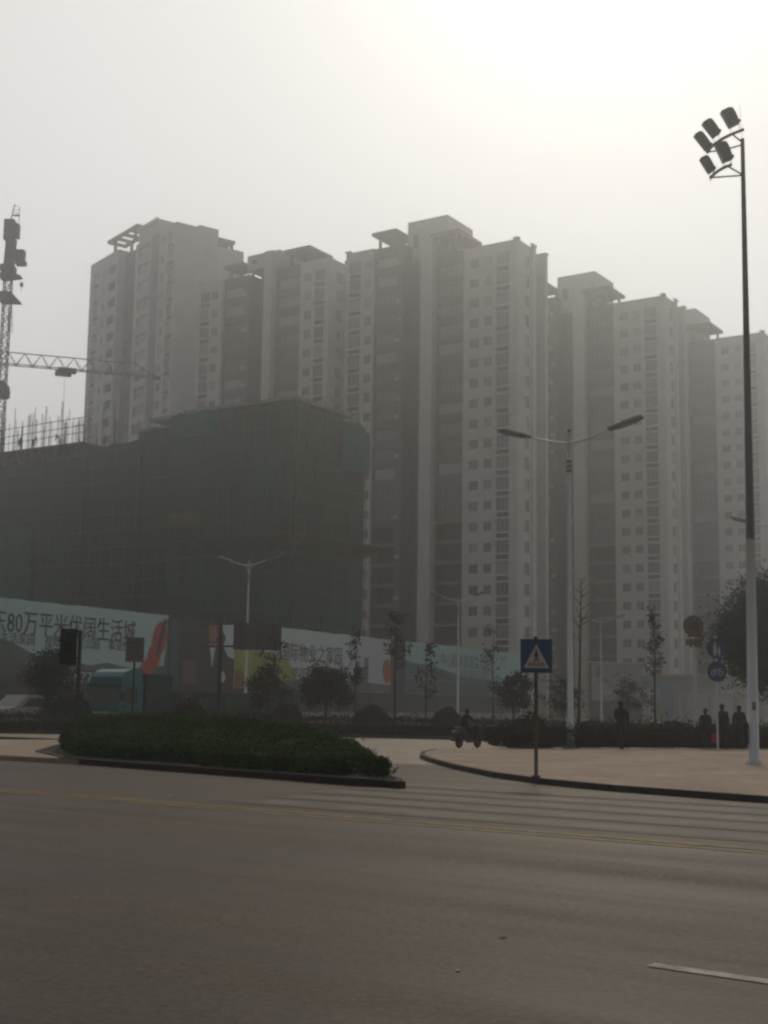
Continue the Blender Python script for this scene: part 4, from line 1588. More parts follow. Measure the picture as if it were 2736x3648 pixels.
tri = thing('warning_sign', 'small red and yellow sign half hidden at the left edge of the evergreen tree', 'traffic sign', (14.3, 61.6, 0.12), R(8))
mb = MB()
mb.tube([(0, 0.05, 0), (0, 0.05, 5.3)], 0.04, 8)
mb.build('pole', M['lampgrey'], tri)
mb = MB()
mb.prism([(-0.42, 4.75), (0.42, 4.75), (0.0, 5.45)], 'y', -0.02, 0.0)
mb.build('board', M['signred'], tri)
mb = MB()
mb.box(-0.3, 0.3, -0.02, 0.0, 4.3, 4.7)
mb.build('plate', M['leaf_yellow'], tri)

bs = thing('round_path_sign', 'two round blue signs on one pole, walkers above and a bicycle below, before the evergreen', 'traffic sign', (12.36, 50.0, 0.12), R(6))
mb = MB()
mb.tube([(0, 0.06, 0), (0, 0.06, 4.2)], 0.04, 8)
mb.build('pole', M['lampgrey'], bs)
discs = []
for z in (3.74, 2.89):
    mb = MB()
    mb.prism(ell(0.0, z, 0.37, 0.38, 28), 'y', -0.03, 0.0)
    discs.append(mb.build('disc', M['signblue'], bs))
mb = MB()
for x, z, h in ((-0.07, 3.63, 1.0), (0.09, 3.57, 0.72)):
    flat(mb, ell(x, z + 0.30 * h, 0.034 * h, 0.04 * h, 10), -0.037)
    flat(mb, [(x - 0.05 * h, z + 0.25 * h), (x + 0.05 * h, z + 0.25 * h), (x + 0.06 * h, z + 0.03), (x + 0.04 * h, z - 0.17 * h), (x + 0.01, z - 0.17 * h), (x, z), (x - 0.015, z - 0.17 * h), (x - 0.05 * h, z - 0.17 * h), (x - 0.06 * h, z + 0.03)][::-1], -0.037)
mb.build('walkers', M['signwhite'], discs[0])
mb = MB()
for x in (-0.14, 0.14):
    for i in range(14):
        a, b = 2 * math.pi * i / 14, 2 * math.pi * (i + 1) / 14
        flat(mb, [(x + 0.075 * math.cos(a), 2.83 + 0.075 * math.sin(a)), (x + 0.075 * math.cos(b), 2.83 + 0.075 * math.sin(b)), (x + 0.105 * math.cos(b), 2.83 + 0.105 * math.sin(b)), (x + 0.105 * math.cos(a), 2.83 + 0.105 * math.sin(a))][::-1], -0.037)
flat(mb, [(-0.15, 2.820), (-0.08, 2.960), (0.1, 2.960), (0.15, 2.830), (0.12, 2.830), (0.08, 2.930), (-0.06, 2.930), (-0.12, 2.820)], -0.0335)
flat(mb, [(-0.13, 2.975), (-0.05, 2.975), (-0.05, 2.995), (-0.13, 2.995)][::-1], -0.037)
flat(mb, [(0.05, 2.975), (0.15, 2.975), (0.15, 3.000), (0.05, 2.995)][::-1], -0.037)
mb.build('bicycle', M['signwhite'], discs[1])

tl = thing('traffic_signal', 'dark green traffic signal box on a brown post standing in the left planting bed', 'traffic signal', (-8.12, 36.0, 0.27), R(14))
mb = MB()
mb.tube([(0.08, 0.0, 0.0), (0.08, 0, 3.2)], 0.055, 10)
mb.build('post', M['polebrown'], tl)
mb = MB()
mb.prism([(-0.42, 2.27), (-0.02, 2.27), (0.0, 2.30), (0.0, 3.2), (-0.02, 3.22), (-0.42, 3.22), (-0.44, 3.19), (-0.44, 2.3)], 'y', -0.26, -0.03)
hs_ = mb.build('housing', M['signalgreen'], tl)
for i in range(3):
    mb = MB()
    n = 12
    z = 2.44 + i * 0.3
    for j in range(n):
        a, b = math.pi * j / n, math.pi * (j + 1) / n
        mb.quad((-0.22 + 0.13 * math.cos(a), -0.264, z + 0.13 * math.sin(a)), (-0.22 + 0.13 * math.cos(b), -0.264, z + 0.13 * math.sin(b)),
                (-0.22 + 0.13 * math.cos(b), -0.40, z + 0.13 * math.sin(b) - 0.02), (-0.22 + 0.13 * math.cos(a), -0.40, z + 0.13 * math.sin(a) - 0.02))
    mb.prism(ell(-0.22, z, 0.115, 0.115, 16), 'y', -0.272, -0.262)
    mb.build('lamp_hood', M['black'], hs_)

b1 = thing('information_board', 'small grey board sign on a post above the blue truck cab', 'sign', (-10.95, 60.0, 0.1), R(10))
mb = MB()
mb.tube([(0, 0.05, 0), (0, 0.05, 4.3)], 0.05, 8)
mb.build('post', M['poledark'], b1)
mb = MB()
mb.box(-0.40, 0.40, -0.04, 0.0, 3.25, 4.33)
fb = mb.build('board', M['signback'], b1)
for i in range(4):
    mb = MB()
    mb.box(-0.3, 0.3 - 0.1 * (i % 2), -0.046, -0.0405, 3.5 + i * 0.18, 3.56 + i * 0.18)
    mb.build('text_bar', M['hoard_steel'], fb)

gs = thing('road_direction_sign', 'large grey direction sign panel seen from behind, hung on a cantilever post', 'road sign', (-8.95, 75.0, 0.12), R(4))
mb = MB()
mb.tube([(0, 0, 0), (0, 0, 6.2)], [0.12, 0.09], 10)
mb.build('post', M['poledark'], gs)
for z in (4.62, 5.85):
    mb = MB()
    mb.tube([(-1.0, -0.04, z - 0.05), (3.3, -0.04, z + 0.06)], 0.05, 8)
    mb.build('arm', M['poledark'], gs)
mb = MB()
mb.box(0.7, 3.35, -0.16, -0.10, 4.42, 5.92)
mb.build('panel', M['signback'], gs)
for x in (1.1, 2.0, 2.9):
    mb = MB()
    mb.box(x, x + 0.08, -0.2, -0.162, 4.45, 5.9)
    mb.build('stiffener', M['hoard_steel'], gs)

# ------------------------------------------------------------------ planting
RG = np.random.default_rng(4)
def in_poly(P, poly):
    x, y = P[:, 0], P[:, 1]
    c = np.zeros(len(P), bool)
    j = len(poly) - 1
    for i in range(len(poly)):
        xi, yi = poly[i]
        xj, yj = poly[j]
        with np.errstate(divide='ignore', invalid='ignore'):
            t = ((yi > y) != (yj > y)) & (x < (xj - xi) * (y - yi) / (yj - yi + 1e-12) + xi)
        c ^= t
        j = i
    return c

def edge_dist(P, poly):
    d = np.full(len(P), 1e9)
    for a, b in zip(poly, poly[1:] + poly[:1]):
        a, b = np.array(a), np.array(b)
        ab = b - a
        t = np.clip(((P - a) @ ab) / (ab @ ab), 0, 1)
        q = a + t[:, None] * ab
        d = np.minimum(d, np.linalg.norm(P - q, axis=1))
    return d

def lumps(P, rng, n=14, amp=0.1, fmin=0.4, fmax=2.6):
    z = np.zeros(len(P))
    for _ in range(n):
        a = rng.uniform(0, 2 * math.pi)
        f = rng.uniform(fmin, fmax)
        z += np.sin((P[:, 0] * math.cos(a) + P[:, 1] * math.sin(a)) * f * 2 + rng.uniform(0, 6)) / n ** 0.5 * 0.8
    return z * amp

def hedge(name, label, cat, poly, hfun, z0, n_top, n_side, leaf, material, seed, kind=None, group=None):
    """planting bed: dark core that follows the height field, leaves over its top and its sides"""
    rng = np.random.default_rng(seed)
    xs = [p[0] for p in poly]
    ys = [p[1] for p in poly]
    lo, hi = np.array([min(xs), min(ys)]), np.array([max(xs), max(ys)])
    o = thing(name, label, cat, (float(np.mean(xs)), float(np.mean(ys)), z0), 0, group)
    off = np.array([np.mean(xs), np.mean(ys), z0])
    pts = []
    while sum(len(p) for p in pts) < n_top:
        P = rng.uniform(lo, hi, size=(n_top * 2, 2))
        pts.append(P[in_poly(P, poly)])
    P = np.concatenate(pts)[:n_top]
    h = hfun(P)
    ed = edge_dist(P, poly)
    h = h * (1 - 0.45 * np.exp(-(ed / 0.12) ** 2))
    top = np.column_stack([P, z0 + h + rng.normal(0, leaf * 0.55, n_top) + np.abs(rng.normal(0, leaf * 0.5, n_top)) * (rng.random(n_top) < 0.16) * 3])
    # side walls
    segs = list(zip(poly, poly[1:] + poly[:1]))
    L_ = np.array([math.dist(a, b) for a, b in segs])
    idx = rng.choice(len(segs), size=n_side, p=L_ / L_.sum())
    t = rng.random(n_side)
    A = np.array([s[0] for s in segs])[idx]
    B = np.array([s[1] for s in segs])[idx]
    S = A + (B - A) * t[:, None]
    d = (B - A) / (np.linalg.norm(B - A, axis=1, keepdims=True) + 1e-9)
    area = sum(a[0] * b[1] - b[0] * a[1] for a, b in segs)
    nrm = np.column_stack([d[:, 1], -d[:, 0]]) * (1 if area > 0 else -1)
    hs = hfun(S)
    zf = rng.random(n_side) ** 0.8
    bulge = np.sin(zf * math.pi) * 0.10 + lumps(np.column_stack([S[:, 0] + S[:, 1], zf * 3]), rng, 8, 0.05) + rng.normal(0, leaf * 0.6, n_side) - 0.05
    S2 = S + nrm * bulge[:, None]
    side = np.column_stack([S2, z0 + 0.05 + zf * (hs - 0.03)])
    allp = np.concatenate([top, side]) - off
    nb = np.concatenate([np.tile([0, 0, 1.2], (n_top, 1)), np.column_stack([nrm * 1.0, np.full(n_side, 0.4)])])
    lf = leaf_cloud('foliage', allp, leaf, material, rng, o, nb)
    # core
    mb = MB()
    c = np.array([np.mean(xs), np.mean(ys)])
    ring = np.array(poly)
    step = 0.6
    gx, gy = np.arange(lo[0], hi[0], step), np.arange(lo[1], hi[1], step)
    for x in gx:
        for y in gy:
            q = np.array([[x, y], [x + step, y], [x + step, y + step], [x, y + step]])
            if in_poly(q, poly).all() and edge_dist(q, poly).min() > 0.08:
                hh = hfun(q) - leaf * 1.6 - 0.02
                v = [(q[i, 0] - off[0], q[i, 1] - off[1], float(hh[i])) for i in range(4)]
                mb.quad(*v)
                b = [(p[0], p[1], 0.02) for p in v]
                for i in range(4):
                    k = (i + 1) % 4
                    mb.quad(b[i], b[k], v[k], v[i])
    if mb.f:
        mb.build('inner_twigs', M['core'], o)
    return o

# the island bed in the near road
isl = [(0.06, 27.25), (0.12, 27.8), (-0.75, 33.0), (-2.2, 38.5), (-4.6, 45.5), (-8.0, 48.0), (-10.2, 45.5), (-9.3, 40.0), (-8.05, 36.0), (-7.75, 35.65), (-4.0, 31.7)]
fl_a, fl_b = np.array([0.06, 27.25]), np.array([-7.75, 35.65])
fdir = (fl_b - fl_a) / np.linalg.norm(fl_b - fl_a)
fnor = np.array([fdir[1], -fdir[0]]) * -1
def isl_h(P):
    dfront = np.abs((P - fl_a) @ np.array([-fdir[1], fdir[0]]))
    s = np.clip((P[:, 1] - 27.5) / 14.0, 0, 1)
    k = np.clip(dfront / 4.5, 0, 1)
    k = k * k * (3 - 2 * k)
    edge = 0.41 - 0.04 * s
    rr = np.random.default_rng(8)
    return edge + (0.11 + 0.42 * s) * k + lumps(P, rr, 16, 0.06, 0.6, 3.6)
ik = [(0.40, 26.50), (0.46, 27.7), (-0.4, 33.3), (-1.8, 39), (-4.2, 46.4), (-8.0, 49.0), (-10.9, 46), (-10.1, 40), (-8.6, 36.6), (-8.35, 35.55), (-4.2, 31.25)]
o = sheet('traffic_island', ik, 0.13, M['soil'], thick=0.126)
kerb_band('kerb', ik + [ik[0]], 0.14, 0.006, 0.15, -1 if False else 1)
hedge('hedge', 'low green clipped shrub bed on the traffic island in the near road', 'hedge', isl, isl_h, 0.13, 52000, 30000, 0.062, M['leaf_island'], 5)
# twigs that stick out at its pointed end
rng = np.random.default_rng(12)
pp = []
for _ in range(22):
    a = np.array([0.02 + rng.uniform(-.5, .12), 27.3 + rng.uniform(0, .6), 0.18])
    d = np.array([rng.uniform(0.0, .55), rng.uniform(-.5, .2), rng.uniform(.2, .9)])
    d /= np.linalg.norm(d)
    for t in np.linspace(0.05, rng.uniform(.25, .55), 9):
        pp.append(a + d * t + rng.normal(0, .025, 3))
tw = thing('shrub', 'scraggly shrub with loose twigs at the pointed right end of the island bed', 'shrub', (0.2, 27.2, 0.13))
leaf_cloud('foliage', np.array(pp * 3) + rng.normal(0, .03, (len(pp) * 3, 3)) - np.array([0.2, 27.2, 0.13]), 0.06, M['leaf_hedge'], rng, tw)
mb = MB()
for i in range(0, len(pp), 9):
    mb.tube([np.array(pp[i]) - np.array([0.2, 27.2, 0.13]), np.array(pp[i + 7]) - np.array([0.2, 27.2, 0.13])], 0.006, 4)
mb.build('twigs', M['bark'], tw)

# box hedge on the right pavement
rh = [(4.35, 49.15), (11.9, 52.35), (16.5, 54.3), (16.0, 56.4), (11.2, 54.6), (4.0, 51.5)]
hedge('hedge', 'dark straight clipped box hedge at the back of the right-hand pavement', 'hedge', rh, lambda P: 0.70 + lumps(P, np.random.default_rng(3), 12, 0.014, 0.6, 2.5), 0.12, 9000, 16000, 0.085, M['leaf_hedge'], 6)
# long planting strip on the far verge
vh = [(-58, 66.9), (-18.2, 65.75), (-2.8, 68.35), (3.0, 66.6), (9.0, 61.1), (13.6, 58.4), (30, 65.5), (30, 68), (14, 62), (10, 65), (4, 70.2), (-3, 71.6), (-18, 69.2), (-58, 70.2)]
hedge('hedge', 'long low dark planting strip on the far verge behind the cross street', 'hedge', vh, lambda P: 0.74 + lumps(P, np.random.default_rng(2), 14, 0.07, 0.3, 1.5), 0.13, 30000, 22000, 0.13, M['leaf_far'], 7)

def dome(label, x, y, r, top, n=1500):
    rng = np.random.default_rng(int(abs(x) * 100 + y))
    o = thing('dome_bush', label, 'bush', (x, y, 0.13), 0, 'dome shaped bushes on the far verge')
    d = rng.normal(size=(n, 3))
    d[:, 2] = np.abs(d[:, 2])
    d /= np.linalg.norm(d, axis=1, keepdims=True)
    rr = 1 + lumps(d[:, :2] * 3, rng, 8, 0.06) + rng.normal(0, .035, n)
    h = top - 0.13
    P = d * rr[:, None] * np.array([r, r, h])
    leaf_cloud('foliage', P, 0.13, M['leaf_bush'], rng, o, d * 1.0)
    mb = MB()
    mb.sphere((0, 0, 0), 1, 14, 10, 0, r * 0.92, r * 0.92, h * 0.92)
    mb.build('inner_twigs', M['core'], o)
    return o
dome('broad dome shaped bush left of the traffic signal post, in front of the hoarding', -16.5, 71.5, 1.5, 2.0, 2200)
dome('dome shaped bush below the large grey direction sign panel', -10.2, 71.8, 1.15, 1.75)
dome('dome shaped bush near the tail of the flatbed trailer', -5.0, 73.0, 1.0, 1.55)
dome('dome shaped bush directly under the tall leafy sapling in the middle', -0.5, 73.0, 1.12, 1.55)
dome('dome shaped bush just behind the scooter rider', 3.5, 72.0, 1.0, 1.45)
dome('dark dome shaped bush behind the blue crossing sign post', 6.0, 55.0, 0.82, 1.30)
dome('dome shaped bush right of the tall bare tree', 9.6, 62.5, 0.85, 1.02)
dome('dome shaped bush between the lone walker and the group of three people', 13.0, 61.0, 0.95, 1.02)

def branchy(root, name, x0, p0, p1, n, rng, spread, material, lens=(0.5, 1.3), r0=0.02, up=0.6):
    """side branches along a stem from p0 to p1; returns the branch end points and mid points"""
    mb = MB()
    ends = []
    for i in range(n):
        t = rng.random()
        a = p0 + (p1 - p0) * t
        th = rng.uniform(0, 2 * math.pi)
        L_ = rng.uniform(*lens) * (1.15 - 0.7 * t) * spread
        d = np.array([math.cos(th), math.sin(th), up + rng.uniform(-.15, .4)])
        d /= np.linalg.norm(d)
        m = a + d * L_ * 0.55
        e = a + d * L_ + np.array([0, 0, 0.12 * L_])
        mb.tube([a, m, e], [r0, r0 * 0.65, r0 * 0.3], 5)
        ends += [a + d * L_ * 0.4, m, a + d * L_ * 0.8, e]
    mb.build(name, material, root)
    return np.array(ends)

def sapling(label, x, y, h, clear, n_br, spread, leaves, seed, lean=0.0, leafsize=0.2, r=0.05, trunk='bark', bias=0.0):
    rng = np.random.default_rng(seed)
    o = thing('sapling', label, 'young tree', (x, y, 0.13), 0, 'staked young trees along the street')
    p1 = np.array([lean * h, 0.0, h])
    kn = np.array([lean * h * 0.4 + rng.uniform(-.05, .05), rng.uniform(-.05, .05), h * 0.5])
    mb = MB()
    mb.tube([(0, 0, -0.02), kn, p1], [r, r * 0.75, r * 0.22], 8)
    mb.build('trunk', M[trunk], o)
    a = kn * (clear / (h * .5)) if clear < h * .5 else kn + (p1 - kn) * ((clear - h * .5) / (h * .5))
    e = branchy(o, 'branches', 0, a, p1, n_br, rng, spread, M[trunk], r0=r * 0.28)
    if leaves:
        base = e[rng.integers(0, len(e), leaves)]
        cl = rng.integers(0, max(4, leaves // 7), leaves)
        off = np.random.default_rng(seed + 1).normal(0, 0.12, (max(4, leaves // 7), 3))[cl]
        P = base + off + rng.normal(0, .08, (leaves, 3))
        leaf_cloud('foliage', P, leafsize, M['leaf_sap'], rng, o)
    return o
sapling('thin leafy sapling in front of the left hoarding lettering, beside the traffic signal', -16.9, 72.0, 4.8, 2.2, 9, 0.55, 260, 31)
sapling('leafy sapling just right of the grey direction sign panel', -5.9, 74.5, 4.7, 1.8, 12, 1.0, 420, 32)
sapling('loose sapling with a few leaf tufts, left of the tallest leafy sapling', -1.4, 73.5, 5.2, 2.4, 9, 0.85, 200, 33)
sapling('tallest leafy sapling in the middle with a dense reddish top', 0.75, 73.0, 6.2, 3.4, 18, 0.85, 620, 34, leafsize=0.17, r=0.075)
sapling('sapling with sparse dark leaf tufts in front of the printed pavilion', 2.45, 74.5, 4.7, 1.9, 10, 0.95, 230, 35)
sapling('sapling with reddish twigs left of the blue crossing sign', 6.3, 76.5, 6.0, 3.2, 14, 0.9, 260, 36, leafsize=0.15)
sapling('tall bare leafless tree with upright twigs right of the nearest lamp post', 8.3, 57.3, 6.95, 4.0, 22, 0.9, 0, 37, lean=0.022, r=0.07, trunk='bark_red')
sapling('slender leafy sapling between the walker and the speed limit sign', 11.75, 58.5, 6.1, 2.6, 16, 0.55, 330, 38, leafsize=0.16, lean=0.01)

def tree(name, label, x, y, zc, rx, rz, n, leaf, material, seed, trunk_r, group=None, cat='tree', rough=0.2):
    rng = np.random.default_rng(seed)
    o = thing(name, label, cat, (x, y, 0.1), 0, group)
    mb = MB()
    mb.tube([(0, 0, 0), (0.05, 0.02, zc * 0.45), (0.0, 0.05, zc * 0.9), (0.1, 0, zc + rz * 0.5)], [trunk_r, trunk_r * .8, trunk_r * .55, trunk_r * .2], 8)
    for i in range(9):
        th = rng.uniform(0, 6.28)
        zz = zc + rng.uniform(-.7, .3) * rz
        e = np.array([math.cos(th) * rx * .75, math.sin(th) * rx * .75, zz + rz * .35])
        mb.tube([(0.02, 0.02, zz - rz * .2), e * 0.5 + np.array([0, 0, (zz - rz * .1) * .5]), e], [trunk_r * .4, trunk_r * .25, trunk_r * .08], 6)
    mb.build('trunk', M['bark'], o)
    # clumps through the crown volume
    nc = max(30, n // 90)
    d = rng.normal(size=(nc, 3))
    d /= np.linalg.norm(d, axis=1, keepdims=True)
    rad = rng.uniform(0.35, 1.0, nc) ** 0.55
    prof = 1 + rough * (np.sin(d[:, 0] * 5 + seed) + np.sin(d[:, 2] * 7 + seed * 2) + np.sin(d[:, 1] * 6 + d[:, 0] * 4 + seed))
    cc = d * (rad * prof)[:, None] * np.array([rx, rx, rz]) + np.array([0, 0, zc])
    idx = rng.integers(0, nc, n)
    cs = rng.uniform(0.12, 0.26, nc)[idx] * (rx + rz) / 2
    P = cc[idx] + rng.normal(size=(n, 3)) * cs[:, None] * np.array([1, 1, .75])
    leaf_cloud('crown', P, leaf, material, rng, o, np.array([0, 0, .5]))
    return o
tree('evergreen_tree', 'large dense evergreen tree at the right edge behind the floodlight mast', 19.55, 66.0, 5.2, 2.7, 2.7, 60000, 0.17, M['leaf_tree'], 51, 0.16, rough=0.07)
G_D = 'small dark trees on the far verge'
tree('small_tree', 'rounded dark small tree in front of the left hoarding banner', -18.0, 73.5, 2.9, 1.15, 1.5, 5200, 0.16, M['leaf_dark'], 52, 0.08, G_D)
tree('small_tree', 'broad dark small tree covering the pale banner, right of the trailer tail', -3.2, 77.5, 2.5, 1.5, 1.3, 7600, 0.16, M['leaf_dark'], 53, 0.09, G_D)
tree('small_tree', 'dark small tree in front of the yellow green printed meadow', -6.6, 79.5, 2.4, 1.35, 1.2, 2600, 0.16, M['leaf_dark'], 54, 0.08, G_D)
tree('small_tree', 'dark small tree just left of the blue crossing sign board', 7.1, 73.5, 2.3, 1.0, 1.1, 3400, 0.15, M['leaf_dark'], 56, 0.07, G_D)
tree('small_tree', 'thin brownish small tree seen between the lamp post and the bare tree', 10.4, 78.0, 2.1, 1.2, 1.0, 1300, 0.15, M['leaf_dark'], 58, 0.06, G_D)
tree('small_tree', 'thin brownish small tree left of the blue site gate', 15.6, 86.0, 2.4, 1.1, 1.2, 1200, 0.15, M['leaf_dark'], 59, 0.06, G_D)

def sprig(label, x, y, h, seed):
    rng = np.random.default_rng(seed)
    o = thing('yellow_shrub', label, 'shrub', (x, y, 0.13), 0, 'yellowing sprigs in the verge planting')
    mb = MB()
    mb.tube([(0, 0, 0), (0.02, 0, h)], [0.02, 0.008], 5)
    mb.build('stem', M['bark'], o)
    P = np.column_stack([rng.normal(0, .09, 90), rng.normal(0, .09, 90), h - 0.1 - np.abs(rng.normal(0, .26, 90))])
    leaf_cloud('foliage', P, 0.13, M['leaf_yellow'], rng, o)
sprig('yellowing sprig just right of the blue truck cab', -11.9, 70.0, 2.0, 1)
sprig('yellowing sprig halfway along the trailer, the taller one on the left', -10.1, 70.2, 2.15, 2)
sprig('yellowing sprig beside the post of the grey direction sign', -9.1, 70.1, 1.75, 3)
sprig('short yellowing sprig right of the direction sign post', -7.6, 70.0, 1.35, 4)
sprig('short yellowing sprig low beside the truck front wheel', -12.4, 69.9, 1.2, 5)

# ------------------------------------------------------------------ truck with a flatbed trailer
tk = thing('truck', 'blue cab truck with a dark bulkhead and a long low trailer on the cross street', 'truck', (-15.35, 74.6, 0.004), R(60))
mb = MB()
prof = [(0.05, 0.55), (2.05, 0.55), (2.05, 2.62), (0.30, 2.62), (0.12, 1.55), (0.02, 1.3)]
mb.prism(prof, 'y', -1.2, 1.2)
mb.build('cab', M['truckblue'], tk)
mb = MB()
mb.prism([(0.32, 2.621), (2.05, 2.621), (2.05, 3.42), (1.2, 3.40), (0.62, 3.22), (0.36, 2.95)], 'y', -1.12, 1.12)
mb.build('roof_fairing', M['truckblue'], tk)
mb = MB()
mb.prism([(0.105, 1.58), (0.262, 2.48), (0.245, 2.49), (0.088, 1.585)], 'y', -1.06, 1.06)
mb.build('windscreen', M['pane_b'], tk)
mb = MB()
mb.prism([(0.18, 2.50), (0.30, 2.62), (-0.05, 2.58), (-0.08, 2.5)], 'y', -1.15, 1.15)
mb.build('sun_visor', M['truckdark'], tk)
mb = MB()
mb.box(-0.16, 0.04, -1.22, 1.22, 0.42, 0.98)
mb.box(-0.10, 0.03, -0.75, 0.75, 0.981, 1.05)
bp_ = mb.build('bumper', M['truckwhite'], tk)
for s in (-0.92, 0.92):
    mb = MB()
    mb.prism([(s - 0.17, 0.66), (s + 0.17, 0.66), (s + 0.17, 0.9), (s - 0.17, 0.9)], 'x', -0.175, -0.162)
    mb.build('headlight', M['chrome'], bp_)
mb = MB()
mb.prism([(-0.35, 0.56), (0.35, 0.56), (0.35, 0.78), (-0.35, 0.78)], 'x', -0.172, -0.162)
mb.build('number_plate', M['truckdark'], bp_)
for s in (-1, 1):
    mb = MB()
    y = s * 1.202
    mb.prism([(0.45, 1.55), (1.55, 1.55), (1.55, 2.4), (0.62, 2.4)], 'y', min(y, y + s * 0.012), max(y, y + s * 0.012))
    mb.build('side_window', M['pane_a'], tk)
    mb = MB()
    mb.tube([(0.2, s * 1.2, 2.3), (0.05, s * 1.45, 2.25), (0.05, s * 1.45, 1.6)], 0.02, 5)
    mb.box(0.0, 0.1, s * 1.45 - 0.1, s * 1.45 + 0.1, 1.65, 2.1)
    mb.build('mirror', M['black'], tk)
mb = MB()
mb.box(2.15, 16.8, -0.5, 0.5, 0.75, 1.05)
mb.build('chassis', M['truckdark'], tk)
mb = MB()
mb.box(2.25, 4.6, -1.22, 1.22, 1.06, 3.15)
mb.build('bulkhead_box', M['truckdark'], tk)
mb = MB()
mb.box(4.65, 17.6, -1.24, 1.24, 1.06, 1.25)
mb.box(4.65, 17.6, -1.25, -1.2, 1.251, 2.15)
mb.box(4.65, 17.6, 1.2, 1.25, 1.251, 2.15)
mb.box(17.55, 17.6, -1.19, 1.19, 1.251, 2.15)
bed = mb.build('trailer_bed', M['truckdark'], tk)
for i in range(11):
    mb = MB()
    x = 5.0 + i * 1.22
    mb.box(x, x + 0.09, -1.285, -1.252, 1.06, 2.2)
    mb.build('stake', M['truckblue'] if i % 3 == 1 else M['hoard_steel'], bed)
mb = MB()
mb.box(4.65, 17.6, -1.27, -1.251, 2.151, 2.22)
mb.build('top_rail', M['hoard_steel'], bed)
for x in (0.95, 3.6, 13.6, 14.9, 16.2):
    for s in (-1, 1):
        mb = MB()
        mb.tube([(x, s * 0.85, 0.5), (x, s * 1.18, 0.5)], 0.5, 18)
        w_ = mb.build('wheel', M['tyre'], tk)
        mb = MB()
        mb.tube([(x, s * 1.181, 0.5), (x, s * 1.2, 0.5)], 0.27, 14)
        mb.build('rim', M['hoard_steel'], w_)

cv = thing('van', 'pale van mostly hidden by the planting at the left edge of the photo', 'van', (-21.2, 76.0, 0.004), R(60))
mb = MB()
mb.prism([(-0.1, 0.45), (4.2, 0.45), (4.2, 1.75), (3.9, 1.9), (1.2, 1.9), (0.35, 1.25), (-0.1, 1.1)], 'y', -0.82, 0.82)
mb.build('body', M['wallpale'], cv)
for s in (-1, 1):
    mb = MB()
    y = s * 0.824
    mb.prism([(0.8, 1.22), (3.9, 1.22), (3.9, 1.72), (1.3, 1.72)], 'y', min(y, y + s * .01), max(y, y + s * .01))
    mb.build('side_window', M['pane_a'], cv)
    for x in (0.7, 3.4):
        mb = MB()
        mb.tube([(x, s * 0.62, 0.32), (x, s * 0.84, 0.32)], 0.32, 14)
        w_ = mb.build('wheel', M['tyre'], cv)
        mb = MB()
        mb.tube([(x, s * 0.841, 0.32), (x, s * 0.85, 0.32)], 0.18, 12)
        mb.build('rim', M['hoard_steel'], w_)
mb = MB()
mb.prism([(0.42, 1.28), (1.17, 1.86), (1.14, 1.875), (0.39, 1.295)], 'y', -0.72, 0.72)
mb.build('windscreen', M['pane_a'], cv)

# ------------------------------------------------------------------ people
def skin_mesh(verts, edges, rads, root=0, subs=1):
    me = bpy.data.meshes.new('body')
    me.from_pydata([tuple(v) for v in verts], edges, [])
    o = bpy.data.objects.new('tmp', me)
    C.objects.link(o)
    o.modifiers.new('skin', 'SKIN')
    lay = me.skin_vertices[0].data
    for i, r_ in enumerate(rads):
        rr = r_ if hasattr(r_, '__len__') else (r_, r_)
        lay[i].radius = rr
        lay[i].use_root = (i == root)
    ss = o.modifiers.new('sub', 'SUBSURF')
    ss.levels = subs
    ss.render_levels = subs
    dg = bpy.context.evaluated_depsgraph_get()
    out = bpy.data.meshes.new_from_object(o.evaluated_get(dg))
    bpy.data.objects.remove(o)
    return out

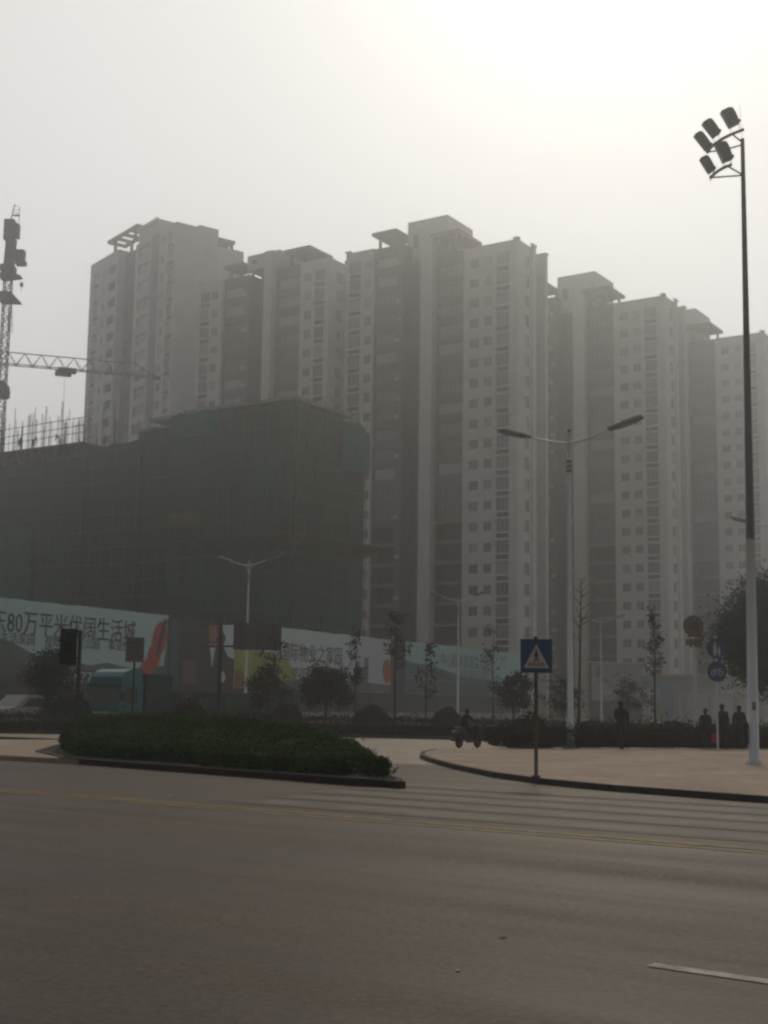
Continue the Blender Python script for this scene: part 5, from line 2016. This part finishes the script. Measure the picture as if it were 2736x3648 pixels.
def person(label, loc, rz, pose, height=1.70, coat='coat', legs='jeans', group=None, slim=1.0, parent_loc=None):
    """figure facing +y; pose gives joint positions in units of a 1.70 m body"""
    t = thing('person', label, 'person', loc, rz, group)
    k = height / 1.70
    P = dict(pelvis=(0, 0, .93), waist=(0, 0, 1.08), chest=(0, 0.01, 1.27), neck=(0, 0.0, 1.44), head0=(0, 0.02, 1.50), head1=(0, 0.03, 1.60), head2=(0, 0.02, 1.66),
             shL=(-.175, 0, 1.39), elL=(-.215, -.02, 1.12), wrL=(-.205, .05, .88), shR=(.175, 0, 1.39), elR=(.215, -.02, 1.12), wrR=(.205, .05, .88),
             hipL=(-.095, 0, .88), knL=(-.10, .02, .50), anL=(-.10, -.03, .09), toL=(-.115, .13, .035), hipR=(.095, 0, .88), knR=(.10, .02, .50), anR=(.10, -.03, .09), toR=(.115, .13, .035))
    P.update({a: b for a, b in pose.items() if a in P})
    RD = dict(pelvis=(.155 * slim, .125), waist=(.145 * slim, .115), chest=(.165 * slim, .12), neck=.062, head0=.068, head1=(.082, .098), head2=(.06, .07),
              shL=.075, elL=.054, wrL=.036, shR=.075, elR=.054, wrR=.036, hipL=.098, knL=.064, anL=.046, toL=.036, hipR=.098, knR=.064, anR=.046, toR=.036)
    names = list(P)
    E = [('pelvis', 'waist'), ('waist', 'chest'), ('chest', 'neck'), ('neck', 'head0'), ('head0', 'head1'), ('head1', 'head2'), ('chest', 'shL'), ('shL', 'elL'), ('elL', 'wrL'),
         ('chest', 'shR'), ('shR', 'elR'), ('elR', 'wrR'), ('pelvis', 'hipL'), ('hipL', 'knL'), ('knL', 'anL'), ('anL', 'toL'), ('pelvis', 'hipR'), ('hipR', 'knR'), ('knR', 'anR'), ('anR', 'toR')]
    V = [Vector(P[n]) * k for n in names]
    rads = [tuple(x * k for x in RD[n]) if hasattr(RD[n], '__len__') else RD[n] * k for n in names]
    body = skin_mesh(V, [(names.index(a), names.index(b)) for a, b in E], rads, names.index('pelvis'))
    bm = bmesh.new()
    bm.from_mesh(body)
    # hands: palm, four fingers and a thumb, slightly curled, rooted in the wrist
    for s in ('L', 'R'):
        w = Vector(P['wr' + s]) * k
        d = (w - Vector(P['el' + s]) * k).normalized()
        side = Vector((1, 0, 0)) if s == 'R' else Vector((-1, 0, 0))
        fwd = d.cross(side).normalized()
        if fwd.y < 0:
            fwd = -fwd
        hv, he, hr = [w - d * .01, w + d * .045 * k, w + d * .075 * k], [(0, 1), (1, 2)], [.028 * k, (.034 * k, .022 * k), (.034 * k, .02 * k)]
        for i, (off, ln) in enumerate(((-.03, .062), (-.01, .075), (.01, .07), (.03, .055))):
            b = w + d * .075 * k + fwd * off * k
            m = b + d * ln * .5 * k - side * .006 * k
            e = b + d * ln * k * .85 - side * .024 * k
            n0 = len(hv)
            hv += [b, m, e]
            hr += [.0095 * k, .009 * k, .008 * k]
            he += [(2, n0), (n0, n0 + 1), (n0 + 1, n0 + 2)]
        n0 = len(hv)
        hv += [w + d * .03 * k + fwd * .04 * k, w + d * .075 * k + fwd * .062 * k - side * .01 * k]
        hr += [.011 * k, .009 * k]
        he += [(1, n0), (n0, n0 + 1)]
        hm = skin_mesh(hv, he, hr, 0, 0)
        bm.from_mesh(hm)
        bpy.data.meshes.remove(hm)
    # nose, ears, brow
    h1 = Vector(P['head1']) * k
    fd = Vector(pose.get('face', (0, 1, 0))).normalized()
    sd2 = fd.cross(Vector((0, 0, 1))).normalized()
    for c, r_ in ((h1 + fd * .098 * k - Vector((0, 0, .015)), .015), (h1 + sd2 * .083 * k - Vector((0, 0, .01)), .022), (h1 - sd2 * .083 * k - Vector((0, 0, .01)), .022),
                  (h1 + fd * .082 * k + sd2 * .032 * k + Vector((0, 0, .012)), .011), (h1 + fd * .082 * k - sd2 * .032 * k + Vector((0, 0, .012)), .011),
                  (h1 + fd * .085 * k - Vector((0, 0, .052)), .013)):
        bmesh.ops.create_icosphere(bm, subdivisions=1, radius=r_ * k, matrix=Matrix.Translation(c))
    wl_, wr_ = Vector(P['wrL']) * k, Vector(P['wrR']) * k
    el_, er_ = Vector(P['elL']) * k, Vector(P['elR']) * k
    nk = Vector(P['neck']) * k
    pel = Vector(P['pelvis']) * k
    kn = [Vector(P[n]) * k for n in ('knL', 'knR', 'hipL', 'hipR')]
    an = [Vector(P[n]) * k for n in ('anL', 'anR', 'toL', 'toR')]
    for f in bm.faces:
        c = f.calc_center_median()
        mi = 0
        if (c - h1).length < .17 * k and c.z > nk.z + .02 * k:
            mi = 2
        elif min((c - wl_).dot((wl_ - el_).normalized()), 9) > 0 and (c - wl_).length < .2 * k or (c - wr_).dot((wr_ - er_).normalized()) > 0 and (c - wr_).length < .2 * k:
            mi = 2
        elif min((c - a).length for a in an) < .10 * k:
            mi = 3
        elif c.z < pel.z - .06 * k or min((c - a).length for a in kn) < .12 * k and c.z < pel.z + .02:
            mi = 1
        f.material_index = mi
        f.smooth = True
    bm.to_mesh(body)
    bm.free()
    body.materials.clear()
    for m_ in (coat, legs, 'skin', 'shoe'):
        body.materials.append(M[m_])
    bo = link('body', body, t)
    # hair cap and jacket hem
    mb = MB()
    mb.sphere(h1 - fd * .014 * k + Vector((0, 0, .035 * k)), .104 * k, 14, 9, 0, 0.93, 1.06, 0.95)
    hm = mb.mesh('hair', M['hair'])
    bm = bmesh.new()
    bm.from_mesh(hm)
    kill = [v for v in bm.verts if (v.co - h1).dot(fd) > .05 * k and v.co.z < h1.z + .05 * k or v.co.z < h1.z - .035 * k]
    bmesh.ops.delete(bm, geom=kill, context='VERTS')
    bm.to_mesh(hm)
    bm.free()
    link('hair', hm, t)
    if pose.get('hem', True):
        mb = MB()
        up = (Vector(P['chest']) * k - pel).normalized()
        n = 16
        for j, (zz, rr) in enumerate(((.25, .150), (.12, .168), (0.0, .178), (-.13, .186))):
            for i in range(n):
                a = 2 * math.pi * i / n
                w = 1 + .04 * math.sin(3 * a + j)
                mb.v.append(tuple(pel + up * zz * k + Vector((math.cos(a) * rr * slim * w * k, math.sin(a) * rr * .8 * w * k, 0))))
        for j in range(3):
            for i in range(n):
                i2 = (i + 1) % n
                mb.f.append((j * n + i, j * n + i2, (j + 1) * n + i2, (j + 1) * n + i))
                mb.m.append(0)
        mb.build('jacket', M[coat], t, smooth=True)
    return t

WALK = dict(knL=(-.10, .16, .53), anL=(-.10, .28, .10), toL=(-.11, .44, .06), knR=(.10, .02, .49), anR=(.10, -.30, .20), toR=(.11, -.24, .05),
            elL=(-.22, -.10, 1.13), wrL=(-.21, -.10, .87), elR=(.22, .03, 1.13), wrR=(.20, .20, .93))
person('person in a dark coat walking alone on the right pavement beside the clipped hedge', (8.55, 48.55, 0.12), R(-25), dict(WALK, elL=(-.22, .06, 1.14), wrL=(-.10, .26, 1.25)), 1.74)
person('shorter person in dark clothes carrying a red bag, left of the group of three', (12.38, 52.0, 0.12), R(170), dict(knL=(-.10, .08, .50), anL=(-.10, .04, .09), elR=(.22, -.04, 1.13), wrR=(.20, .08, .90), elL=(-.215, .0, 1.12), wrL=(-.22, .05, .86)), 1.52)
person('person in an olive jacket standing in the middle of the group of three', (13.08, 52.2, 0.12), R(10), dict(anL=(-.16, .02, .09), knL=(-.13, .04, .5), toL=(-.2, .15, .035), anR=(.16, -.05, .09), knR=(.13, .02, .5), toR=(.2, .1, .035)), 1.70, 'coat2', 'coat2', slim=1.15)
person('person in dark clothes with a small white bag, rightmost of the group of three', (13.75, 52.3, 0.12), R(-20), dict(WALK, elR=(.22, .05, 1.13), wrR=(.23, .18, .93), anL=(-.08, .12, .09), toL=(-.08, .27, .035), knL=(-.1, .12, .5), anR=(.09, -.1, .10), toR=(.09, .05, .035)), 1.66)
mb = MB()
mb.prism([(-.13, .03), (.13, .03), (.15, .10), (.12, .36), (-.12, .36), (-.15, .10)], 'y', -.06, .06)
rbg = mb.build('bag', M['redbag'], None, (12.69, 51.85, 0.34), (0, 0, R(10)))
tag(rbg, 'red carrier bag held by the shorter person on the right pavement', 'bag')
mb = MB()
mb.tube([(-.08, 0, .36), (-.06, 0, .50), (.06, 0, .50), (.08, 0, .36)], .008, 5)
mb.build('handle', M['redbag'], rbg)
mb = MB()
mb.prism([(-.06, .0), (.06, .0), (.07, .06), (.05, .17), (-.05, .17), (-.07, .06)], 'y', -.03, .03)
wbg = mb.build('bag', M['whitebag'], None, (14.1, 52.35, 0.72), (0, 0, 0.2))
tag(wbg, 'small white bag hanging from the hand of the rightmost walker', 'bag')

# workers on the deck of the unfinished building
def deck_pt(u, v, z):
    return SC_O + Vector((math.cos(R(-33)) * u - math.sin(R(-33)) * v, math.sin(R(-33)) * u + math.cos(R(-33)) * v, z))
G_W = 'workers on the unfinished deck'
BEND = dict(chest=(0, .22, 1.2), waist=(0, .08, 1.06), neck=(0, .38, 1.30), head0=(0, .42, 1.33), head1=(0, .49, 1.39), head2=(0, .52, 1.45), shL=(-.175, .3, 1.27), shR=(.175, .3, 1.27),
            elL=(-.22, .42, 1.02), elR=(.22, .42, 1.02), wrL=(-.18, .5, .8), wrR=(.18, .5, .8), hem=False)
person('worker standing upright on the unfinished deck, leftmost of the three', deck_pt(-40.3, 1.0, 29.98), R(40), {}, 1.7, 'coat', 'coat2', G_W)
person('worker bending forward on the unfinished deck, middle of the three', deck_pt(-38.2, 1.0, 29.98), R(-120), BEND, 1.66, 'coat', 'coat2', G_W)
person('worker bending low on the unfinished deck, rightmost of the three', deck_pt(-33.9, 1.0, 29.98), R(100), BEND, 1.6, 'coat2', 'coat', G_W)

# ------------------------------------------------------------------ scooter and its rider
SCL, SCR = Vector((3.40, 53.0, 0.010)), R(-43)
sc = thing('scooter', 'dark motor scooter crossing the slip road between the two planting beds', 'scooter', SCL, SCR)
for y in (-0.62, 0.62):
    mb = MB()
    mb.torus((0, y, 0.235), 0.185, 0.05, 'x', 22, 8)
    w_ = mb.build('tyre', M['tyre'], sc, smooth=True)
    mb = MB()
    mb.tube([(-0.035, y, 0.235), (0.035, y, 0.235)], 0.145, 16)
    mb.build('rim', M['hoard_steel'], w_)
mb = MB()
for s in (-1, 1):
    mb.prism([(-0.95, 0.62), (-0.55, 0.76), (-0.05, 0.70), (0.0, 0.42), (-0.2, 0.30), (-0.45, 0.36), (-0.9, 0.5)], 'x', s * 0.05, s * 0.17)
mb.box(-0.05, 0.05, -0.9, 0.0, 0.34, 0.7)
mb.build('rear_body', M['scooter'], sc)
mb = MB()
mb.prism([(-0.98, 0.66), (-0.96, 0.72), (-0.5, 0.80), (-0.2, 0.50), (-0.26, 0.46), (-0.55, 0.74)], 'x', -0.178, 0.178)
mb.build('side_trim', M['scooter2'], sc)
mb = MB()
mb.prism([(-0.85, 0.775), (-0.5, 0.80), (-0.05, 0.75), (0.0, 0.80), (-0.1, 0.86), (-0.5, 0.88), (-0.85, 0.86)], 'x', -0.15, 0.15)
mb.build('seat', M['black'], sc)
mb = MB()
mb.box(-0.15, 0.15, -0.02, 0.42, 0.24, 0.32)
mb.build('footboard', M['scooter'], sc)
mb = MB()
mb.prism([(0.40, 0.30), (0.50, 0.34), (0.58, 0.80), (0.50, 1.0), (0.42, 0.98), (0.46, 0.7)], 'x', -0.2, 0.2)
mb.build('front_shield', M['scooter'], sc)
mb = MB()
mb.prism([(0.585, 0.66), (0.64, 0.70), (0.60, 0.98), (0.53, 1.0)], 'x', -0.09, 0.09)
mb.build('front_fairing', M['scooter2'], sc)
mb = MB()
mb.prism([(0.40, 0.46), (0.62, 0.50), (0.84, 0.42), (0.86, 0.36), (0.62, 0.45), (0.42, 0.4)], 'x', -0.08, 0.08)
mb.build('front_mudguard', M['scooter'], sc)
mb = MB()
mb.tube([(-0.09, 0.62, 0.235), (-0.09, 0.52, 0.62)], 0.022, 6)
mb.tube([(0.09, 0.62, 0.235), (0.09, 0.52, 0.62)], 0.022, 6)
mb.build('fork', M['hoard_steel'], sc)
mb = MB()
mb.tube([(-0.33, 0.36, 1.06), (-0.12, 0.45, 1.04), (0.12, 0.45, 1.04), (0.33, 0.36, 1.06)], 0.017, 6)
mb.tube([(0, 0.47, 0.9), (0, 0.45, 1.04)], 0.04, 8)
mb.build('handlebar', M['black'], sc)
mb = MB()
mb.sphere((0, 0.56, 1.02), 0.075, 10, 8, 0, 1.2, 0.8, 0.9)
mb.build('headlight', M['chrome'], sc)
for s in (-1, 1):
    mb = MB()
    mb.tube([(s * 0.2, 0.42, 1.05), (s * 0.3, 0.42, 1.22)], 0.008, 5)
    mb.sphere((s * 0.32, 0.42, 1.24), 0.055, 8, 6, 0, 1, 0.35, 0.7)
    mb.build('mirror', M['chrome'], sc)
mb = MB()
mb.tube([(-0.17, -0.25, 0.24), (-0.17, -0.95, 0.36)], [0.03, 0.05], 8)
mb.build('exhaust', M['hoard_steel'], sc)
SIT = dict(pelvis=(0, -.28, .96), waist=(0, -.25, 1.10), chest=(0, -.18, 1.29), neck=(0, -.14, 1.45), head0=(0, -.11, 1.50), head1=(0, -.09, 1.60), head2=(0, -.10, 1.66),
           shL=(-.18, -.16, 1.39), elL=(-.27, .06, 1.18), wrL=(-.30, .27, 1.09), shR=(.18, -.16, 1.39), elR=(.27, .06, 1.18), wrR=(.30, .27, 1.09),
           hipL=(-.10, -.24, .92), knL=(-.17, .20, .80), anL=(-.13, .14, .41), toL=(-.13, .30, .355), hipR=(.10, -.24, .92), knR=(.17, .20, .80), anR=(.13, .14, .41), toR=(.13, .30, .355), hem=False)
rider = person('scooter rider in a dark jacket seated on the motor scooter', SCL, SCR, SIT, 1.66)
sc.scale = rider.scale = (0.9, 0.9, 0.9)

# ------------------------------------------------------------------ litter on the road
def scrap(name, label, cat, loc, r_, m_, seed):
    rs = random.Random(seed)
    mb = MB()
    n = 7
    pts = [(math.cos(2 * math.pi * i / n) * r_ * rs.uniform(.6, 1.2), math.sin(2 * math.pi * i / n) * r_ * rs.uniform(.4, .9), rs.uniform(.004, .012)) for i in range(n)]
    for i in range(n):
        mb.poly([(0, 0, 0.012), pts[i], pts[(i + 1) % n]])
    for i in range(n):
        p, q = pts[i], pts[(i + 1) % n]
        mb.poly([(0, 0, 0.004), (q[0], q[1], q[2] - .003), (p[0], p[1], p[2] - .003)])
    tag(mb.build(name, m_, None, loc, (0, 0, rs.uniform(0, 3))), label, cat)
scrap('paper_scrap', 'crumpled white paper scrap on the road beyond the yellow lines, left', 'litter', (-3.63, 23.78, 0.006), 0.05, M['litter_white'], 1)
scrap('dry_leaf', 'reddish dry leaf lying on the dark foreground asphalt', 'leaf', (0.87, 9.73, 0.006), 0.03, M['litter_brown'], 2)
scrap('paper_scrap', 'pale scrap on the foreground asphalt near the white dash', 'litter', (0.49, 8.51, 0.006), 0.02, M['litter_white'], 3)

# ------------------------------------------------------------------ haze
hm = MB()
hm.box(-900, 900, -300, 1500, -1.0, 96.0)
hz = hm.build("haze", M["wallpale"])
hmat = bpy.data.materials.new('haze')
hmat.use_nodes = True
n_, l_ = hmat.node_tree.nodes, hmat.node_tree.links
n_.clear()
pv = n_.new('ShaderNodeVolumePrincipled')
pv.inputs['Color'].default_value = HAZE_COLOR
pv.inputs['Density'].default_value = HAZE_DENSITY
pv.inputs['Anisotropy'].default_value = HAZE_G
mo = n_.new('ShaderNodeOutputMaterial')
l_.new(pv.outputs[0], mo.inputs['Volume'])
hz.data.materials.clear()
hz.data.materials.append(hmat)
tag(hz, kind='stuff')
